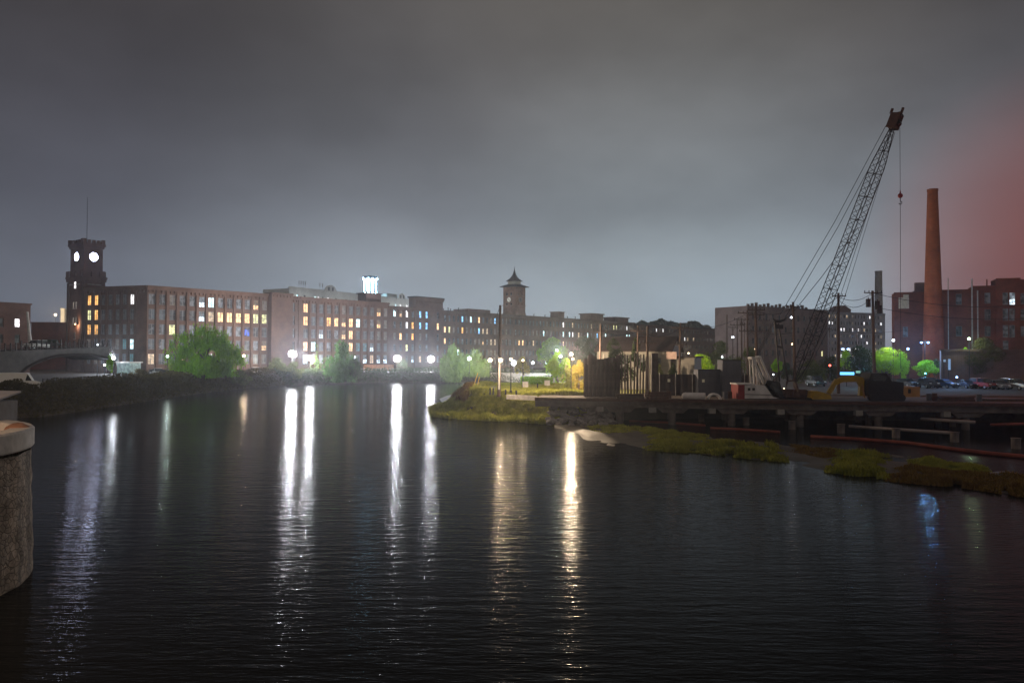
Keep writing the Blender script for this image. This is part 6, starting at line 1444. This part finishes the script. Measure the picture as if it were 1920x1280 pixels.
# lit shop signs
for px, py, D, w_, h_, c_, s_, lb in ((1588, 700, 140, 2.6, .55, (.12, .55, 1), 2.2, 'glowing cyan sign strip behind the excavator boom'), (1780, 683, 141, .5, 2.0, (.20, .42, .75), .5, 'upright pale blue lit banner before the low shed'), (1771, 676, 142, .5, .5, (.30, .50, .75), .35, 'small blue lit panel left of the banner'), (1609, 697, 150, .9, .5, (.3, .75, .55), .5, 'small dim green lit panel left of the low cyan lamp')):
    p = at(px, py, D); g = thing('lit_sign', tuple(p), lb, 'sign'); b = MB(); b.obox((p.x-w_/2, p.y, p.z-h_/2), (w_, 0, 0), (0, .12, 0), (0, 0, h_)); b.build('sign_box', [M['steel']], g)
    b = MB(); b.obox((p.x-w_/2+.04, p.y-.03, p.z-h_/2+.04), (w_-.08, 0, 0), (0, .025, 0), (0, 0, h_-.08)); b.build('lit_face', [emit('lit_sign_face', c_, s_, 'NONE')], g)
    b = MB(); b.tube([(p.x, p.y+.2, GZ), (p.x, p.y+.2, p.z+h_/2)], .06, 6); b.build('sign_post', [M['steel']], g)

# ------------------------------------------------------------------ vehicles
PAINT = {'white': mat('white_car_paint', (.72, .72, .70), .25, spec=.6, var=.04), 'silver': mat('silver_car_paint', (.42, .43, .45), .25, .5, spec=.6, var=.05), 'dark': mat('dark_car_paint', (.03, .032, .038), .22, spec=.6, var=.1), 'blue': mat('blue_car_paint', (.04, .07, .16), .25, spec=.6, var=.1), 'red': mat('red_car_paint', (.25, .03, .025), .25, spec=.6, var=.1)}
M['tyre'] = mat('tyre', (.02, .02, .02), .9); M['hub'] = mat('wheel_rim', (.35, .35, .36), .4, .8); M['headlamp'] = mat('headlamp_glass', (.75, .78, .8), .1, spec=.8); M['tail'] = mat('tail_lamp_glass', (.4, .02, .02), .2, spec=.7)
protos = {}
def car_proto(kind, paint, loc, label, rz, group=None):
    key = (kind, paint)
    if key in protos: return copy_thing(protos[key], loc, rz, label)
    root = thing({'car': 'parked_car', 'suv': 'parked_suv', 'van': 'delivery_van'}[kind], (0, 0, 0), label, 'van' if kind == 'van' else 'car')
    Lc, Wc, Hc = {'car': (4.5, 1.78, 1.45), 'suv': (4.7, 1.9, 1.75), 'van': (5.6, 2.0, 2.5)}[kind]
    if kind == 'car': body_ = [(-2.25, .35), (-2.25, .80), (-2.1, .95), (-1.4, 1.0), (1.0, .98), (1.9, .86), (2.22, .70), (2.25, .35)]; cab_ = [(-1.75, .98), (-1.25, 1.40), (-.9, 1.45), (.25, 1.45), (.5, 1.38), (1.15, .97)]
    elif kind == 'suv': body_ = [(-2.3, .42), (-2.35, .95), (-2.2, 1.1), (1.1, 1.1), (2.1, 1.0), (2.33, .8), (2.35, .42)]; cab_ = [(-2.2, 1.08), (-2.0, 1.65), (-1.7, 1.75), (.2, 1.75), (.5, 1.68), (1.2, 1.08)]
    else: body_ = [(-2.8, .45), (-2.8, 2.35), (-2.65, 2.5), (.9, 2.5), (1.2, 2.4), (1.75, 1.45), (2.6, 1.2), (2.8, .95), (2.8, .45)]; cab_ = [(.95, 1.5), (1.15, 2.3), (1.3, 2.2), (1.72, 1.48)]
    def solid(prof, w_, inset=0):
        b = MB(); nP = len(prof); zmax = max(z for _, z in prof)
        rows = [(-w_/2, -.06), (-w_/2+.10, 0), (w_/2-.10, 0), (w_/2, -.06)]
        for y, dz in rows:
            for x, z in prof: b.v.append(Vector((x*(1 if dz == 0 else .985), y, z+dz*(z > .6))))
        for r_ in range(3):
            for i in range(nP): j = (i+1) % nP; b.f.append([r_*nP+i, r_*nP+j, (r_+1)*nP+j, (r_+1)*nP+i][::-1]); b.m.append(0)
        b.f.append(list(range(nP))); b.m.append(0); b.f.append(list(range(3*nP, 4*nP))[::-1]); b.m.append(0); return b
    solid(body_, Wc).build('body', [PAINT[paint]], root, local=True)
    if kind != 'van':
        bb = solid(cab_, Wc-.22); bb.build('windows', [M['glass_dark']], root, local=True)
        roofp = [(x*.97-.02, z) for x, z in cab_ if z > cab_[0][1]+.3]; b = MB(); x0_, x1_ = roofp[0][0], roofp[-1][0]; zt_ = max(z for _, z in cab_); b.obox((x0_+.1, -(Wc-.34)/2, zt_-.05), (x1_-x0_-.2, 0, 0), (0, Wc-.34, 0), (0, 0, .07)); b.build('roof', [PAINT[paint]], root, local=True)
        for sy in (-1, 1):
            b = MB()
            for x in (-.35,): b.obox((x, sy*(Wc/2-.12)-.01, cab_[0][1]-.02), (.09, 0, 0), (0, .03*sy, 0), (0, 0, zt_-cab_[0][1])); 
            b.build('pillar', [PAINT[paint]], root, local=True)
    else:
        solid(cab_, Wc+.02).build('windows', [M['glass_dark']], root, local=True)
    for sx in (-1, 1):
        for sy in (-1, 1):
            c_ = Vector((sx*Lc*.30, sy*(Wc/2-.12), .34)); b = MB(); b.tube([c_+Vector((0, -.12, 0)), c_+Vector((0, .12, 0))], .34, 14); w_ = b.build('wheel', [M['tyre']], root, local=True)
            b = MB(); b.tube([c_+Vector((0, sy*.10, 0)), c_+Vector((0, sy*.135, 0))], .21, 12); r_ = b.build('rim', [M['hub']], w_, local=True)
    for sy in (-1, 1):
        zl_ = {'car': .68, 'suv': .85, 'van': .95}[kind]
        b = MB(); b.obox((Lc/2-.10, sy*(Wc/2-.32)-.16, zl_-.07), (.12, 0, 0), (0, .32, 0), (0, 0, .15)); b.build('headlight', [M['headlamp']], root, local=True)
        b = MB(); b.obox((-Lc/2-.02, sy*(Wc/2-.24)-.12, zl_), (.1, 0, 0), (0, .24, 0), (0, 0, .18)); b.build('tail_light', [M['tail']], root, local=True)
    b = MB(); b.obox((Lc/2-.05, -.55, .42), (.08, 0, 0), (0, 1.1, 0), (0, 0, .2)); b.build('grille', [M['black']], root, local=True)
    root.location = loc; root.rotation_euler.z = rz; protos[key] = root; return root
CARS = [(286, 196, 'car', 'silver', 'leftmost'), (297, 192, 'suv', 'white', 'second'), (309, 190, 'car', 'dark', 'third'), (320, 188, 'car', 'white', 'fourth'), (331, 188, 'suv', 'silver', 'fifth'), (343, 189, 'car', 'blue', 'sixth'), (392, 196, 'car', 'white', 'seventh'), (406, 197, 'suv', 'silver', 'eighth'), (437, 205, 'car', 'dark', 'ninth'), (480, 214, 'suv', 'white', 'tenth')]
for i, (px, D, k, p_, od) in enumerate(CARS):
    q = on(px, D, GZ+.015); car_proto(k, p_, q, '%s %s in the lamp lit row before the mill, %s from the left' % (p_ if p_ != 'dark' else 'black', 'hatchback' if k == 'car' else 'estate car', od), R(-62+(i*7 % 9)))
CR = [(1700, 138, 'car', 'dark', 'low dark car right behind the excavator counterweight'), (1741, 134, 'suv', 'dark', 'dark car underneath the glowing lime bush'), (1770, 134, 'car', 'blue', 'blue car left of the low blue lamp'), (1812, 133, 'car', 'dark', 'dark car right of the low blue lamp'),
      (1843, 131, 'suv', 'red', 'dark red car underneath the reddish tree'), (1872, 130, 'car', 'silver', 'silver car right of the dark red one'), (1903, 129, 'suv', 'silver', 'silver car at the right edge of the row'), (1530, 140, 'suv', 'dark', 'dark car behind the excavator bucket')]
for i, (px, D, k, p_, lb) in enumerate(CR):
    q = on(px, D, GZ+.016); car_proto(k, p_, q, lb, R([-80, -95, -70, -88][i % 4]))
def on_bridge(px, off):
    k = (px-960)/F; n_b = Vector(((bp2-bp0).normalized().y, -(bp2-bp0).normalized().x, 0)); ub_ = bp2-bp0; Lxy = math.hypot(ub_.x, ub_.y); ub_ = Vector((ub_.x, ub_.y, 0))/Lxy
    o = Vector((bp0.x, bp0.y, 0))-Vector((ub_.y, -ub_.x, 0))*off; s = (k*o.y-o.x)/(ub_.x-k*ub_.y); p = o+ub_*s; p.z = top[0].z+(top[-1].z-top[0].z)*s/Lb+.46; return p, math.atan2(ub_.y, ub_.x)
for px, off, k_, p_, lb in ((68, 3.0, 'suv', 'white', 'white car driving over the arched bridge'), (88, 5.5, 'suv', 'dark', 'black car driving over the arched bridge')):
    q, rz_ = on_bridge(px, off); car_proto(k_, p_, q, lb, rz_+math.pi)
q = on(34, 108, GZ+.02); car_proto('van', 'white', q, 'dim white van parked on the left bank below the bridge', R(25))

# fences along the left car park
def picket(name, label, pts, hgt, step, m='steel', z=GZ, pr=.05):
    P_ = [Vector((x, y, z)) for x, y in pts]; g = thing(name, tuple(P_[0]), label, 'fence'); L_ = sum((c_-a_).length for a_, c_ in zip(P_, P_[1:])); b2 = MB()
    for a_, c_ in zip(P_, P_[1:]):
        for zz in (hgt*.35, hgt*.92): b2.tube([a_+Vector((0, 0, zz)), c_+Vector((0, 0, zz))], .035, 4)
    b2.build('rail', [M[m]], g); s_ = 0
    for a_, c_ in zip(P_, P_[1:]):
        l_ = (c_-a_).length; d = (c_-a_)/l_
        while s_ < l_: b = MB(); q = a_+d*s_; b.obox(q-Vector((pr, pr, 0)), (2*pr, 0, 0), (0, 2*pr, 0), (0, 0, hgt)); b.build('fence_post', [M[m]], g); s_ += step
        s_ -= l_
ins = [p for p in inland(SH, 6.5) if p[0] < -58 and 112 < p[1] < 215]
picket('bank_fence', 'dark post fence above the scrub in front of the lit parked cars', ins[::3], 1.5, 1.35)
insf = [p for p in inland(SH, 5.0) if p[1] > 222 and -48 < p[0] < -16]
picket('bank_fence', 'pale picket fence along the far bank below the narrow mill', insf[::3], 1.2, .95, m='conc_pale', pr=.07)
b = MB(); q0, q1 = mpt(672, 3.0), mpt(728, 3.0); b.obox(q0+Vector((0, 0, GZ)), q1-q0, -MN*.25, (0, 0, 2.0)); tag(b.build('brick_wall', mat('orange_brick', (.42, .20, .11), .85)), 'low orange brick wall at the foot of the paired window mill', 'wall')
# awnings and entrances at mill A foot
for px, lb in ((303, 'white awning at the foot of the near mill, left one'), (322, 'white awning at the foot of the near mill, right one')):
    q = mpt(px, .3); b = MB(); b.extrude([q+Vector((0, 0, GZ+2.9)), q+Vector((0, 0, GZ+3.3)), q+MN*1.6+Vector((0, 0, GZ+2.7)), q+MN*1.6+Vector((0, 0, GZ+2.6))], MU*2.2); tag(b.build('awning', M['white']), lb, 'awning')
g = thing('glass_entrance', tuple(on(232, 207, GZ)), 'pale glowing glass entrance block at the mill corner', 'entrance')
q = on(219, 208, GZ); b = MB(); b.obox(q, (4.2, -1.6, 0), (1.4, 3.0, 0), (0, 0, 2.9)); b.build('glazed_walls', [litpane('pale_lit_glass', (.45, .75, .68), .22)], g); b = MB(); b.obox(q+Vector((-.3, -.2, 2.9)), (4.8, -1.8, 0), (1.6, 3.5, 0), (0, 0, .3)); b.build('canopy', [M['white']], g)

# ------------------------------------------------------------------ river haze
HZ = True
if HZ:
    b = MB(); b.obox((-1300, -55, -2.0), (2600, 0, 0), (0, 1200, 0), (0, 0, 60)); hz = bpy.data.materials.new('haze'); hz.use_nodes = True; ht_ = hz.node_tree; ht_.nodes.clear()
    pv_ = ht_.nodes.new('ShaderNodeVolumePrincipled'); pv_.inputs['Density'].default_value = .00032; pv_.inputs['Color'].default_value = (.86, .90, 1, 1); pv_.inputs['Anisotropy'].default_value = .8
    om = ht_.nodes.new('ShaderNodeOutputMaterial'); ht_.links.new(pv_.outputs[0], om.inputs['Volume']); o = b.build('haze', hz); tag(o, kind='stuff')
